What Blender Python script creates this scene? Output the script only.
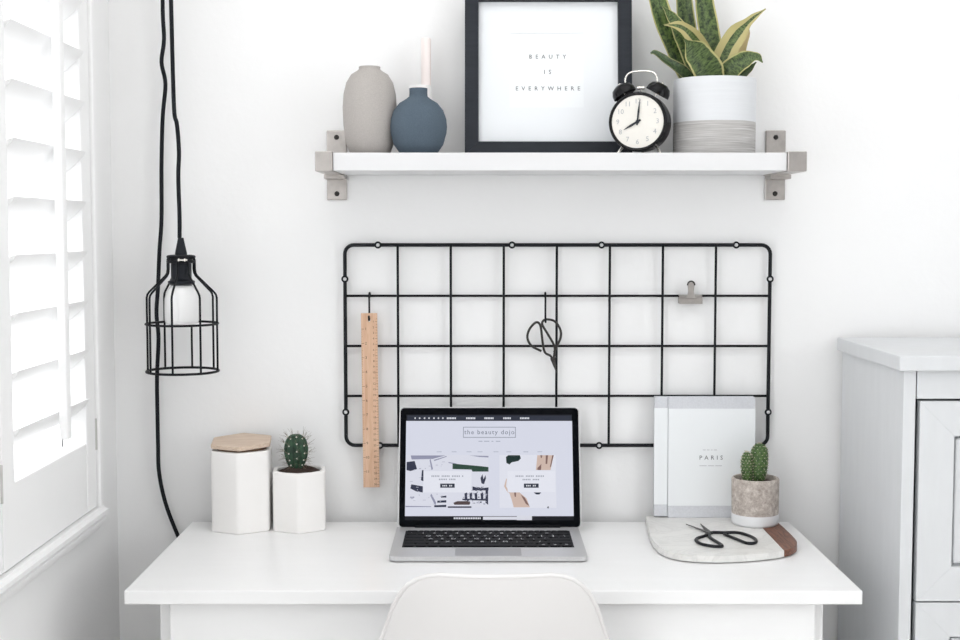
import bpy, bmesh, math, random
from mathutils import Vector, Matrix, Euler

for o in list(bpy.data.objects):
    bpy.data.objects.remove(o)
scene = bpy.context.scene
COL = scene.collection
PI = math.pi
R = math.radians
random.seed(7)

# ------------------------------------------------------------------ camera
cam_d = bpy.data.cameras.new('camera')
cam_d.sensor_width = 36.0
cam_d.lens = 50.0
cam_d.clip_start = 0.05
cam = bpy.data.objects.new('camera', cam_d)
cam.location = (0.0, -2.37, 1.27)
cam.rotation_euler = (PI / 2 - math.atan(90 / 1333.33), 0, 0)
COL.objects.link(cam)
scene.camera = cam

# ------------------------------------------------------------------ world, light, exposure
world = bpy.data.worlds.new('world')
scene.world = world
world.use_nodes = True
wbg = world.node_tree.nodes['Background']
wbg.inputs['Color'].default_value = (0.97, 0.985, 1.0, 1)
wbg.inputs['Strength'].default_value = 3.15

ld = bpy.data.lights.new('window_daylight', 'AREA')
ld.shape = 'RECTANGLE'
ld.size = 1.15
ld.size_y = 1.75
ld.energy = 3
ld.color = (1.0, 1.0, 1.0)
lo = bpy.data.objects.new('window_daylight', ld)
lo.location = (-0.69, -1.85, 1.40)
lo.rotation_euler = Euler((R(90), 0, R(-90)))
COL.objects.link(lo)

ld2 = bpy.data.lights.new('overhead_fill', 'AREA')  # overhead fill added for light from above; no fixture belongs to it
ld2.shape = 'RECTANGLE'
ld2.size = 1.6
ld2.size_y = 1.6
ld2.energy = 12
ld2.color = (1.0, 0.985, 0.965)
lo2 = bpy.data.objects.new('overhead_fill', ld2)
lo2.location = (0.05, -1.2, 2.585)
COL.objects.link(lo2)

vs = scene.view_settings
vs.view_transform = 'Standard'
vs.look = 'None'
vs.gamma = 1.0
vs.use_curve_mapping = False
vs.exposure = -0.2


# ------------------------------------------------------------------ materials
def lin(c):
    return tuple(((v / 12.92) if v <= 0.04045 else ((v + 0.055) / 1.055) ** 2.4) for v in c)


def rgb(r, g, b):
    return lin((r / 255, g / 255, b / 255)) + (1.0,)


def new_mat(name):
    m = bpy.data.materials.new(name)
    m.use_nodes = True
    nt = m.node_tree
    return m, nt, nt.nodes['Principled BSDF']


def tex_coord(nt, scale=(1, 1, 1), kind='Object'):
    tc = nt.nodes.new('ShaderNodeTexCoord')
    mp = nt.nodes.new('ShaderNodeMapping')
    mp.inputs['Scale'].default_value = scale
    nt.links.new(tc.outputs[kind], mp.inputs['Vector'])
    return mp.outputs['Vector']


def noise(nt, vec, scale, detail=4, rough=0.55, dist=0):
    n = nt.nodes.new('ShaderNodeTexNoise')
    n.inputs['Scale'].default_value = scale
    n.inputs['Detail'].default_value = detail
    n.inputs['Roughness'].default_value = rough
    n.inputs['Distortion'].default_value = dist
    nt.links.new(vec, n.inputs['Vector'])
    return n.outputs['Fac']


def ramp(nt, fac, stops):
    r = nt.nodes.new('ShaderNodeValToRGB')
    e = r.color_ramp.elements
    while len(e) < len(stops):
        e.new(0.5)
    for i, (p, c) in enumerate(stops):
        e[i].position = p
        e[i].color = c
    nt.links.new(fac, r.inputs['Fac'])
    return r.outputs['Color']


def mixc(nt, fac, a, b):
    m = nt.nodes.new('ShaderNodeMix')
    m.data_type = 'RGBA'
    for sock, v in ((m.inputs[0], fac), (m.inputs[6], a), (m.inputs[7], b)):
        if hasattr(v, 'is_output') or hasattr(v, 'links'):
            nt.links.new(v, sock)
        else:
            sock.default_value = v
    return m.outputs[2]


def math_n(nt, op, a, b=None):
    m = nt.nodes.new('ShaderNodeMath')
    m.operation = op
    for i, v in enumerate((a, b)):
        if v is None:
            continue
        if isinstance(v, (int, float)):
            m.inputs[i].default_value = v
        else:
            nt.links.new(v, m.inputs[i])
    return m.outputs[0]


def bump(nt, bsdf, height, strength=0.2, dist=0.002):
    b = nt.nodes.new('ShaderNodeBump')
    b.inputs['Strength'].default_value = strength
    b.inputs['Distance'].default_value = dist
    nt.links.new(height, b.inputs['Height'])
    nt.links.new(b.outputs['Normal'], bsdf.inputs['Normal'])


def mat(name, col, rough=0.5, metal=0.0, var=0.0, vscale=20, stretch=(1, 1, 1), bmp=0.0, bscale=200, bdist=0.001, spec=0.5):
    m, nt, b = new_mat(name)
    b.inputs['Roughness'].default_value = rough
    b.inputs['Metallic'].default_value = metal
    b.inputs['Specular IOR Level'].default_value = spec
    v = tex_coord(nt, stretch)
    if var > 0:
        lo_ = tuple(max(0, c * (1 - var)) for c in col[:3]) + (1,)
        hi_ = tuple(min(1, c * (1 + var)) for c in col[:3]) + (1,)
        f = noise(nt, v, vscale)
        nt.links.new(ramp(nt, f, [(0.3, lo_), (0.7, hi_)]), b.inputs['Base Color'])
    else:
        b.inputs['Base Color'].default_value = col
    if bmp > 0:
        bump(nt, b, noise(nt, v, bscale), bmp, bdist)
    return m


def emit_mat(name, col, strength=1.0, rough=0.35):
    m, nt, b = new_mat(name)
    b.inputs['Base Color'].default_value = (0.01, 0.01, 0.012, 1)
    b.inputs['Roughness'].default_value = rough
    b.inputs['Specular IOR Level'].default_value = 0.1
    b.inputs['Emission Color'].default_value = col
    b.inputs['Emission Strength'].default_value = strength * 1.02
    return m


def glass_mat(name):
    m, nt, b = new_mat(name)
    b.inputs['Base Color'].default_value = (1, 1, 1, 1)
    b.inputs['Roughness'].default_value = 0.02
    b.inputs['IOR'].default_value = 1.05
    b.inputs['Transmission Weight'].default_value = 1.0
    return m


WALL = mat('wall_paint', rgb(246, 246, 246), 0.85, var=0.012, vscale=3, bmp=0.25, bscale=55, bdist=0.002)
FLOOR = mat('floor_boards', rgb(236, 234, 231), 0.55, var=0.04, vscale=6, stretch=(1, 9, 1))
TRIM = mat('white_gloss_trim', rgb(248, 248, 248), 0.4, var=0.01, vscale=8)
SHUT = mat('shutter_paint', rgb(250, 250, 250), 0.42, var=0.01, vscale=8)
DESK = mat('desk_lacquer', rgb(245, 245, 245), 0.3, var=0.012, vscale=5, stretch=(1, 8, 8))
DRESS = mat('dresser_paint', rgb(217, 219, 221), 0.45, var=0.02, vscale=9, stretch=(5, 5, 1), bmp=0.08, bscale=120)
SHELFW = mat('shelf_white', rgb(225, 225, 226), 0.4, var=0.01, vscale=6)
STEEL = mat('brushed_steel', rgb(176, 171, 167), 0.33, 1.0, var=0.1, vscale=60, stretch=(1, 12, 1))
HOLE = mat('screw_dark', rgb(50, 48, 46), 0.5, 0.5)
BLACKW = mat('black_wire', rgb(22, 24, 28), 0.5, 0.0, spec=0.2)
BLACKF = mat('black_frame', rgb(44, 47, 53), 0.55, var=0.1, vscale=30, stretch=(1, 1, 6), spec=0.2)
CORD = mat('black_fabric_cord', rgb(34, 36, 40), 0.8, var=0.3, vscale=500, spec=0.15)
SOCK = mat('black_bakelite', rgb(26, 29, 36), 0.4, spec=0.25)
BULB = mat('white_bulb', rgb(246, 246, 246), 0.25)
CHROME = mat('chrome', rgb(232, 229, 223), 0.25, 0.85)
PAPER = mat('white_paper', rgb(240, 243, 245), 0.8)
MATB = mat('mount_board', rgb(236, 239, 242), 0.8)
INK = mat('grey_ink', rgb(70, 72, 76), 0.8)
INKF = mat('faint_ink', rgb(170, 172, 176), 0.8)
GREYV = mat('grey_stoneware', rgb(178, 173, 169), 0.9, var=0.09, vscale=620, bmp=0.25, bscale=500, spec=0.2)
BLUEV = mat('slate_blue_stoneware', rgb(86, 99, 111), 0.85, var=0.12, vscale=620, bmp=0.25, bscale=500, spec=0.2)
WHITEV = mat('white_porcelain', rgb(242, 240, 239), 0.35)
BLUSH = mat('blush_wood', rgb(243, 233, 230), 0.6, var=0.05, vscale=40, stretch=(1, 1, 0.1))
CLOCKB = mat('black_enamel', rgb(12, 12, 15), 0.22, spec=0.22)
FACE = mat('clock_face', rgb(232, 229, 222), 0.6)
POTW = mat('white_ceramic', rgb(217, 219, 222), 0.5, var=0.02, vscale=10, stretch=(1, 1, 30), bmp=0.12, bscale=40)
SOIL = mat('potting_soil', rgb(58, 44, 37), 0.95, var=0.5, vscale=300, bmp=0.8, bscale=260, bdist=0.004)
HEXW = mat('hex_ceramic', rgb(250, 248, 246), 0.45, var=0.01, vscale=12)
ALU = mat('laptop_aluminium', rgb(206, 206, 207), 0.4, 0.5, var=0.03, vscale=300)
PAD = mat('trackpad', rgb(172, 172, 173), 0.4, 0.6)
KEYB = mat('black_keys', rgb(12, 13, 15), 0.55, spec=0.12)
BEZEL = mat('black_bezel', rgb(5, 7, 12), 0.2, spec=0.08)
LEG_INK = mat('key_print', rgb(225, 225, 228), 0.6)
CHAIR = mat('chair_shell', rgb(230, 228, 227), 0.38, var=0.006, vscale=6)
BEECH = mat('beech_leg', rgb(200, 165, 125), 0.5, var=0.15, vscale=20, stretch=(6, 6, 0.6))
GREYC = mat('grey_book_cloth', rgb(212, 214, 219), 0.8, var=0.05, vscale=300)
DIP = mat('white_dip', rgb(238, 239, 241), 0.5)
SPINE = mat('cactus_spine', rgb(205, 198, 176), 0.7)
SPINEB = mat('cactus_long_spine', rgb(128, 116, 100), 0.7)
FLUFF = mat('cactus_areole', rgb(232, 230, 220), 0.9)
GLASS = glass_mat('window_glass')
LOUVC = mat('hinge_metal', rgb(196, 195, 192), 0.4, 0.2)


def wood_mat(name, a, b_, stretch, scale=18, rough=0.55):
    m, nt, b = new_mat(name)
    v = tex_coord(nt, stretch)
    f = noise(nt, v, scale, 6, 0.6, 0.8)
    nt.links.new(ramp(nt, f, [(0.3, a), (0.7, b_)]), b.inputs['Base Color'])
    b.inputs['Roughness'].default_value = rough
    bump(nt, b, f, 0.08, 0.0008)
    return m


RULERW = wood_mat('ruler_wood', rgb(206, 164, 134), rgb(226, 192, 164), (14, 14, 1), 14)
LIDW = wood_mat('lid_wood', rgb(200, 176, 155), rgb(224, 205, 187), (1.4, 14, 14), 16)
WALNUT = wood_mat('walnut', rgb(74, 44, 33), rgb(142, 94, 72), (22, 2.0, 22), 14, 0.45)


def marble_mat():
    m, nt, b = new_mat('white_marble')
    v = tex_coord(nt)
    f = noise(nt, v, 9, 8, 0.6, 1.6)
    nt.links.new(ramp(nt, f, [(0.3, rgb(216, 216, 213)), (0.46, rgb(229, 228, 225)), (0.5, rgb(219, 218, 215)), (0.56, rgb(231, 230, 227))]), b.inputs['Base Color'])
    b.inputs['Roughness'].default_value = 0.32
    return m


MARBLE = marble_mat()


def concrete_mat():
    m, nt, b = new_mat('raw_concrete')
    v = tex_coord(nt)
    f = noise(nt, v, 110, 10, 0.75, 0.3)
    f2 = noise(nt, v, 22, 3, 0.5, 0.2)
    c = ramp(nt, f, [(0.32, rgb(150, 138, 130)), (0.5, rgb(188, 178, 170)), (0.66, rgb(222, 215, 208))])
    c2 = ramp(nt, f2, [(0.62, (0, 0, 0, 1)), (0.74, (1, 1, 1, 1))])
    nt.links.new(mixc(nt, c2, c, rgb(148, 124, 108)), b.inputs['Base Color'])
    b.inputs['Roughness'].default_value = 0.9
    bump(nt, b, f, 0.5, 0.002)
    return m


CONC = concrete_mat()


def ribbed_mat():
    m, nt, b = new_mat('ribbed_grey_ceramic')
    v = tex_coord(nt, (14, 14, 620))
    f = noise(nt, v, 1.0, 4, 0.6)
    nt.links.new(ramp(nt, f, [(0.3, rgb(160, 157, 155)), (0.55, rgb(192, 190, 188)), (0.72, rgb(212, 211, 210))]), b.inputs['Base Color'])
    b.inputs['Roughness'].default_value = 0.8
    bump(nt, b, f, 0.5, 0.002)
    return m


RIBBED = ribbed_mat()


def leaf_mat(name, margin, dark, light, edge):
    m, nt, b = new_mat(name)
    tc = nt.nodes.new('ShaderNodeTexCoord')
    sep = nt.nodes.new('ShaderNodeSeparateXYZ')
    nt.links.new(tc.outputs['UV'], sep.inputs[0])
    mp = nt.nodes.new('ShaderNodeMapping')
    mp.inputs['Scale'].default_value = (4.5, 34, 1)
    nt.links.new(tc.outputs['UV'], mp.inputs['Vector'])
    f = noise(nt, mp.outputs['Vector'], 1.0, 5, 0.7, 0.15)
    green = ramp(nt, f, [(0.40, dark), (0.5, tuple((a + c) / 2 for a, c in zip(dark, light))), (0.62, light)])
    mp2 = nt.nodes.new('ShaderNodeMapping')
    mp2.inputs['Scale'].default_value = (2, 9, 1)
    nt.links.new(tc.outputs['UV'], mp2.inputs['Vector'])
    w = noise(nt, mp2.outputs['Vector'], 1.0, 2)
    d = math_n(nt, 'ABSOLUTE', math_n(nt, 'SUBTRACT', sep.outputs[0], 0.5))
    d = math_n(nt, 'ADD', math_n(nt, 'MULTIPLY', d, 2.0), math_n(nt, 'MULTIPLY', math_n(nt, 'SUBTRACT', w, 0.5), 0.2))
    k = ramp(nt, d, [(margin - 0.02, (0, 0, 0, 1)), (margin + 0.03, (1, 1, 1, 1))])
    nt.links.new(mixc(nt, k, green, edge), b.inputs['Base Color'])
    b.inputs['Roughness'].default_value = 0.42
    return m


LEAF = leaf_mat('snake_leaf', 0.87, rgb(24, 44, 20), rgb(100, 122, 64), rgb(190, 184, 124))
LEAFD = leaf_mat('snake_leaf_dark', 0.92, rgb(28, 46, 27), rgb(78, 100, 60), rgb(164, 160, 108))
LEAFY = leaf_mat('snake_leaf_striped', 0.34, rgb(36, 56, 26), rgb(104, 124, 66), rgb(188, 178, 122))
LEAFC = leaf_mat('snake_leaf_cream', 0.12, rgb(90, 104, 56), rgb(140, 148, 90), rgb(196, 178, 130))



def cactus_mat(name, dark, light, scale):
    m, nt, b = new_mat(name)
    v = tex_coord(nt)
    f = noise(nt, v, scale, 3)
    nt.links.new(ramp(nt, f, [(0.35, dark), (0.7, light)]), b.inputs['Base Color'])
    b.inputs['Roughness'].default_value = 0.6
    return m


CACT_A = cactus_mat('cactus_dark_green', rgb(24, 50, 36), rgb(48, 82, 57), 90)
CACT_B = cactus_mat('cactus_bright_green', rgb(48, 76, 38), rgb(98, 126, 70), 200)


# ------------------------------------------------------------------ mesh helpers
def bm_new():
    return bmesh.new()


def link(o):
    COL.objects.link(o)
    return o


def root_of(o):
    while o.parent:
        o = o.parent
    return o


def obj(name, bm, m, parent=None, loc=(0, 0, 0), rot=(0, 0, 0), smooth=None, world=False, origin=None):
    """one mesh object; world=True: vertices are in world space and are moved into the (unrotated) root's space"""
    if world and parent is not None:
        bmesh.ops.translate(bm, vec=-root_of(parent).location, verts=bm.verts)
    if origin is not None:
        bmesh.ops.translate(bm, vec=-Vector(origin), verts=bm.verts)
        loc = origin
    bmesh.ops.recalc_face_normals(bm, faces=bm.faces)
    me = bpy.data.meshes.new(name)
    bm.to_mesh(me)
    bm.free()
    me.materials.append(m)
    if smooth is not None:
        for p in me.polygons:
            p.use_smooth = True
        if smooth < 180:
            me.set_sharp_from_angle(angle=R(smooth))
    o = bpy.data.objects.new(name, me)
    o.location = loc
    o.rotation_euler = rot
    if parent is not None:
        o.parent = parent
    return link(o)


def share(name, src, parent, loc=(0, 0, 0), rot=(0, 0, 0)):
    o = bpy.data.objects.new(name, src.data)
    o.location = loc
    o.rotation_euler = rot
    o.parent = parent
    return link(o)


def thing(name, label, cat, loc=(0, 0, 0), rot=(0, 0, 0), group=None):
    o = bpy.data.objects.new(name, None)
    o.empty_display_size = 0.05
    o.location = loc
    o.rotation_euler = rot
    link(o)
    return tag(o, label, cat, group)


def tag(o, label, cat, group=None):
    o['label'] = label
    o['category'] = cat
    if group:
        o['group'] = group
    return o


def struct(o, label=None):
    o['kind'] = 'structure'
    if label:
        o['label'] = label
    return o


def box(bm, x0, x1, y0, y1, z0, z1, bev=0.0, seg=2):
    vs_ = [bm.verts.new(p) for p in ((x0, y0, z0), (x1, y0, z0), (x1, y1, z0), (x0, y1, z0), (x0, y0, z1), (x1, y0, z1), (x1, y1, z1), (x0, y1, z1))]
    fs = [bm.faces.new([vs_[i] for i in q]) for q in ((0, 3, 2, 1), (4, 5, 6, 7), (0, 1, 5, 4), (1, 2, 6, 5), (2, 3, 7, 6), (3, 0, 4, 7))]
    if bev > 0:
        es = {e for f in fs for e in f.edges}
        bmesh.ops.bevel(bm, geom=list(es), offset=bev, segments=seg, profile=0.5, affect='EDGES')
    return bm


def mbox(*a, **k):
    return box(bm_new(), *a, **k)


def loft(bm, loops, cap0=True, cap1=True, closed=True):
    rows = []
    for lp in loops:
        rows.append([bm.verts.new(p) for p in lp])
    n = len(rows[0])
    for a, b in zip(rows, rows[1:]):
        for i in range(n if closed else n - 1):
            j = (i + 1) % n
            bm.faces.new((a[i], a[j], b[j], b[i]))
    if cap0:
        bm.faces.new(list(reversed(rows[0])))
    if cap1:
        bm.faces.new(rows[-1])
    return rows


def lathe(bm, prof, seg=32, c=(0, 0, 0), axis='z'):
    loops = []
    for r, h in prof:
        r = max(r, 1e-5)
        lp = []
        for i in range(seg):
            a = 2 * PI * i / seg
            u, v = r * math.cos(a), r * math.sin(a)
            if axis == 'z':
                lp.append((c[0] + u, c[1] + v, c[2] + h))
            elif axis == 'y':
                lp.append((c[0] + u, c[1] + h, c[2] + v))
            else:
                lp.append((c[0] + h, c[1] + u, c[2] + v))
        loops.append(lp)
    loft(bm, loops)
    return bm


def catmull(pts, n=8, closed=False):
    P = [Vector(p) for p in pts]
    out = []
    N = len(P)
    rng = range(N) if closed else range(N - 1)
    for i in rng:
        if closed:
            p0, p1, p2, p3 = P[(i - 1) % N], P[i], P[(i + 1) % N], P[(i + 2) % N]
        else:
            p1, p2 = P[i], P[i + 1]
            p0 = P[i - 1] if i > 0 else p1 * 2 - p2
            p3 = P[i + 2] if i + 2 < N else p2 * 2 - p1
        for k in range(n):
            t = k / n
            out.append(0.5 * ((2 * p1) + (p2 - p0) * t + (2 * p0 - 5 * p1 + 4 * p2 - p3) * t * t + (3 * p1 - p0 - 3 * p2 + p3) * t ** 3))
    if not closed:
        out.append(P[-1].copy())
    return out


def tube(bm, pts, r, seg=8, closed=False):
    P = [Vector(p) for p in pts]
    N = len(P)
    loops = []
    prev = None
    for i in range(N):
        if closed:
            t = P[(i + 1) % N] - P[(i - 1) % N]
        else:
            t = P[min(i + 1, N - 1)] - P[max(i - 1, 0)]
        t.normalize()
        if prev is None:
            a = Vector((0, 0, 1)) if abs(t.z) < 0.9 else Vector((1, 0, 0))
            u = t.cross(a).normalized()
        else:
            u = (prev - t * prev.dot(t)).normalized()
        prev = u
        v = t.cross(u)
        rr = r[i] if isinstance(r, (list, tuple)) else r
        loops.append([P[i] + (u * math.cos(2 * PI * k / seg) + v * math.sin(2 * PI * k / seg)) * rr for k in range(seg)])
    if closed:
        loops.append(loops[0])
        loft(bm, loops, False, False)
        bmesh.ops.remove_doubles(bm, verts=bm.verts, dist=1e-6)
    else:
        loft(bm, loops)
    return bm


def prism(bm, poly, z0, z1, bev=0.0):
    a = [bm.verts.new((x, y, z0)) for x, y in poly]
    b = [bm.verts.new((x, y, z1)) for x, y in poly]
    n = len(poly)
    fs = [bm.faces.new(list(reversed(a))), bm.faces.new(b)]
    for i in range(n):
        fs.append(bm.faces.new((a[i], a[(i + 1) % n], b[(i + 1) % n], b[i])))
    if bev > 0:
        es = set(fs[0].edges) | set(fs[1].edges)
        bmesh.ops.bevel(bm, geom=list(es), offset=bev, segments=2, profile=0.5, affect='EDGES')
    return bm


def rot_bm(bm, ang, axis, c=(0, 0, 0)):
    bmesh.ops.rotate(bm, cent=c, matrix=Matrix.Rotation(ang, 3, axis), verts=bm.verts)
    return bm


def rrect(w, h, r, n=5, cx=0, cy=0):
    out = []
    for (sx, sy, a0) in ((1, 1, 0), (-1, 1, 90), (-1, -1, 180), (1, -1, 270)):
        for k in range(n + 1):
            a = R(a0 + 90 * k / n)
            out.append((cx + sx * (w / 2 - r) + r * math.cos(a), cy + sy * (h / 2 - r) + r * math.sin(a)))
    return out


def stand(bm):
    """turn an x-y drawing (extruded along z) upright: (x, y, z) -> (x, -z, y); extrusion goes towards the viewer"""
    for v in bm.verts:
        x, y, z = v.co
        v.co = (x, -z, y)
    return bm


FONT_DG = None


def text_bm(body, size, spacing=1.0, bm=None, at=(0, 0), rot=0.0, align='CENTER'):
    """flat lettering in the x-y plane, appended to bm"""
    cu = bpy.data.curves.new('lettering', 'FONT')
    cu.body = body
    cu.size = size
    cu.space_character = spacing
    cu.align_x = align
    cu.align_y = 'CENTER'
    cu.resolution_u = 2
    o = bpy.data.objects.new('lettering', cu)
    link(o)
    dg = bpy.context.evaluated_depsgraph_get()
    me = bpy.data.meshes.new_from_object(o.evaluated_get(dg))
    bpy.data.objects.remove(o)
    if bm is None:
        bm = bm_new()
    n0 = len(bm.verts)
    bm.from_mesh(me)
    bpy.data.meshes.remove(me)
    bm.verts.ensure_lookup_table()
    ca, sa = math.cos(rot), math.sin(rot)
    for v in bm.verts[n0:]:
        x, y = v.co.x, v.co.y
        v.co = (at[0] + x * ca - y * sa, at[1] + x * sa + y * ca, 0)
    return bm


def flat_up(bm, depth):
    """x-y drawing onto an upright sheet facing -y at local y=-depth"""
    for v in bm.verts:
        x, y, z = v.co
        v.co = (x, -depth - z, y)
    return bm


def poly(bm, pts, z=0.0):
    bm.faces.new([bm.verts.new((x, y, z)) for x, y in pts])
    return bm


# ------------------------------------------------------------------ the room
LW = -0.652
struct(obj('floor', mbox(-0.705, 1.85, -4.2, 0.12, -0.05, 0.0), FLOOR), 'pale wooden floor')
struct(obj('wall_back', mbox(-0.705, 1.85, 0.0, 0.12, 0.0, 2.6), WALL), 'white painted wall behind the desk')
struct(obj('ceiling', mbox(-0.705, 1.85, -4.2, 0.12, 2.6, 2.7), WALL), 'white ceiling')
b = bm_new()
box(b, 1.75, 1.85, -1.3, 0.0, 0, 2.6)
box(b, 1.75, 1.85, -2.7, -1.3, 0, 0.5)
box(b, 1.75, 1.85, -2.7, -1.3, 2.3, 2.6)
box(b, 1.75, 1.85, -4.2, -2.7, 0, 2.6)
struct(obj('wall_right', b, WALL), 'white painted wall on the right')
w3 = struct(thing('fill_opening', 'plain white frame of an added, unseen fill-light opening in the right wall', 'window', (1.75, -2.0, 0.5)))  # unseen opening, added so sky light brightens the left wall
del w3['category']
for y0, y1, z0, z1 in ((-2.7, -1.3, 0.5, 0.54), (-2.7, -1.3, 2.26, 2.3), (-2.7, -2.66, 0.54, 2.26), (-1.34, -1.3, 0.54, 2.26)):
    obj('frame_bar', mbox(1.78, 1.83, y0, y1, z0, z1, 0.004), TRIM, w3, world=True)
struct(obj('wall_rear', mbox(-0.705, 1.85, -4.3, -4.2, 0.0, 2.6), WALL), 'white painted wall behind the camera')
b = bm_new()
X0, X1 = -0.705, LW
W1 = (-1.055, -0.16, 0.79, 2.08)
W2 = (-2.45, -1.25, 0.5, 2.3)
box(b, X0, X1, W1[1], 0.0, 0, 2.6)
box(b, X0, X1, W1[0], W1[1], 0, W1[2])
box(b, X0, X1, W1[0], W1[1], W1[3], 2.6)
box(b, X0, X1, W2[1], W1[0], 0, 2.6)
box(b, X0, X1, W2[0], W2[1], 0, W2[2])
box(b, X0, X1, W2[0], W2[1], W2[3], 2.6)
box(b, X0, X1, -4.2, W2[0], 0, 2.6)
struct(obj('wall_left', b, WALL), 'white painted wall around the shuttered window')
b = bm_new()
box(b, -0.63, 1.75, -0.014, 0.0, 0, 0.09, 0.003)
struct(obj('baseboard_back', b, TRIM), 'white skirting board')
b = bm_new()
box(b, LW, LW + 0.014, -4.2, 0.0, 0, 0.09, 0.003)
struct(obj('baseboard_left', b, TRIM), 'white skirting board')

# window with casing, sill moulding and glass
w1 = struct(thing('window_1', 'white window casing with moulded sill', 'window', (LW, -0.58, 0.785)))
del w1['category']
b = bm_new()
box(b, -0.672, -0.634, -0.166, -0.146, 0.785, 2.1, 0.003)
obj('casing', b, TRIM, w1, world=True)
b = bm_new()
box(b, -0.672, -0.634, -1.075, -1.05, 0.785, 2.1, 0.003)
obj('casing', b, TRIM, w1, world=True)
b = bm_new()
box(b, -0.672, -0.634, -1.05, -0.166, 2.072, 2.1, 0.003)
obj('casing', b, TRIM, w1, world=True)
b = bm_new()      # stepped sill moulding
prof = [(-0.672, 0.768), (-0.646, 0.768), (-0.6400, 0.770), (-0.6375, 0.777), (-0.6375, 0.781), (-0.6300, 0.783), (-0.6290, 0.789), (-0.6320, 0.7910), (-0.6320, 0.7940), (-0.6260, 0.7955), (-0.6260, 0.8020), (-0.6320, 0.8040), (-0.6340, 0.8075), (-0.672, 0.8075)]
loft(b, [[(x, y, z) for x, z in prof] for y in (-1.085, -0.148)])
obj('sill_moulding', b, TRIM, w1, world=True)
for y0, y1, z0, z1 in ((-1.05, -0.16, 0.79, 0.81), (-1.05, -0.16, 2.05, 2.08), (-0.17, -0.16, 0.81, 2.05), (-1.055, -1.035, 0.81, 2.05)):
    obj('sash_bar', mbox(-0.702, -0.688, y0, y1, z0, z1, 0.002), TRIM, w1, world=True)
obj('pane', mbox(-0.697, -0.694, -1.035, -0.17, 0.81, 2.05), GLASS, w1, world=True)

w2 = struct(thing('window_2', 'plain white frame of the second window', 'window', (LW, -1.85, 0.5)))
del w2['category']
for y0, y1, z0, z1 in ((-2.45, -1.25, 0.5, 0.55), (-2.45, -1.25, 2.25, 2.3), (-2.45, -2.4, 0.55, 2.25), (-1.3, -1.25, 0.55, 2.25)):
    obj('frame_bar', mbox(-0.703, -0.654, y0, y1, z0, z1, 0.004), TRIM, w2, world=True)


# shutters
def make_shutter(y_near, y_far, label):
    t = thing('window_shutter', label, 'shutter', (-0.652, (y_near + y_far) / 2, 0.809), group='plantation shutter panels')
    xa, xb = -0.672, -0.640
    s = 0.050
    zt = 2.068
    for ya, yb in ((y_near, y_near + s), (y_far - s, y_far)):
        obj('stile', mbox(xa, xb, ya, yb, 0.809, zt, 0.002), SHUT, t, world=True)
    obj('bottom_rail', mbox(xa + 0.001, xb - 0.001, y_near + s, y_far - s, 0.809, 0.9225, 0.001), SHUT, t, world=True)
    obj('top_rail', mbox(xa + 0.001, xb - 0.001, y_near + s, y_far - s, 1.985, zt, 0.001), SHUT, t, world=True)
    # louvre: lens-shaped slat, room side raised
    w, th, tilt = 0.062, 0.0095, R(40)
    length = (y_far - s) - (y_near + s) - 0.003
    sec = []
    n = 10
    for k in range(n):
        a = 2 * PI * k / n
        sec.append((w / 2 * math.cos(a), th / 2 * math.sin(a)))
    lv = bm_new()
    loft(lv, [[(u * math.cos(tilt) - v * math.sin(tilt), y, u * math.sin(tilt) + v * math.cos(tilt)) for u, v in sec] for y in (-length / 2, length / 2)])
    first = None
    zc = 0.978
    yc = (y_near + y_far) / 2
    while zc < 1.96:
        p = (-0.656 + 0.652, 0, zc - 0.809)
        if first is None:
            first = obj('louver', lv, SHUT, t, loc=p, smooth=40)
        else:
            share('louver', first, t, loc=p)
        zc += 0.0795
    b = bm_new()
    xr = -0.656 + w / 2 * math.cos(tilt) + 0.004
    box(b, xr, xr + 0.013, yc - 0.011, yc + 0.011, 0.957, 1.97, 0.003)
    obj('tilt_rod', b, SHUT, t, world=True)
    for z in (0.905, 1.93):
        hb = bm_new()
        lathe(hb, [(0.0, 0), (0.0024, 0), (0.0024, 0.052), (0.0, 0.052)], 10, (-0.6395, y_far - 0.001, z))
        obj('hinge', hb, LOUVC, t, world=True, smooth=40)
    return t


make_shutter(-0.603, -0.1675, 'white plantation shutter with tilted louvers beside the hanging cage lamp')
make_shutter(-1.046, -0.607, 'next white shutter panel, only its edge at the left border')

# ------------------------------------------------------------------ desk
desk = thing('desk', 'white desk with thick overhanging top, the laptop standing on it', 'desk', (0.02, -0.245, 0))
obj('desk_top', mbox(-0.514, 0.5525, -0.476, -0.018, 0.73, 0.75, 0.0015), DESK, desk, world=True)
obj('drawer_front', mbox(-0.4529, 0.4894, -0.458, -0.440, 0.60, 0.727, 0.002), DESK, desk, world=True)
for xa in (-0.4715, 0.4835):
    obj('side_panel', mbox(xa, xa + 0.022, -0.4395, -0.03, 0.0, 0.73, 0.0015), DESK, desk, world=True)
obj('back_panel', mbox(-0.4495, 0.4835, -0.05, -0.034, 0.35, 0.73, 0.001), DESK, desk, world=True)
obj('drawer_box', mbox(-0.43, 0.47, -0.44, -0.08, 0.62, 0.718), DESK, desk, world=True)

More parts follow.
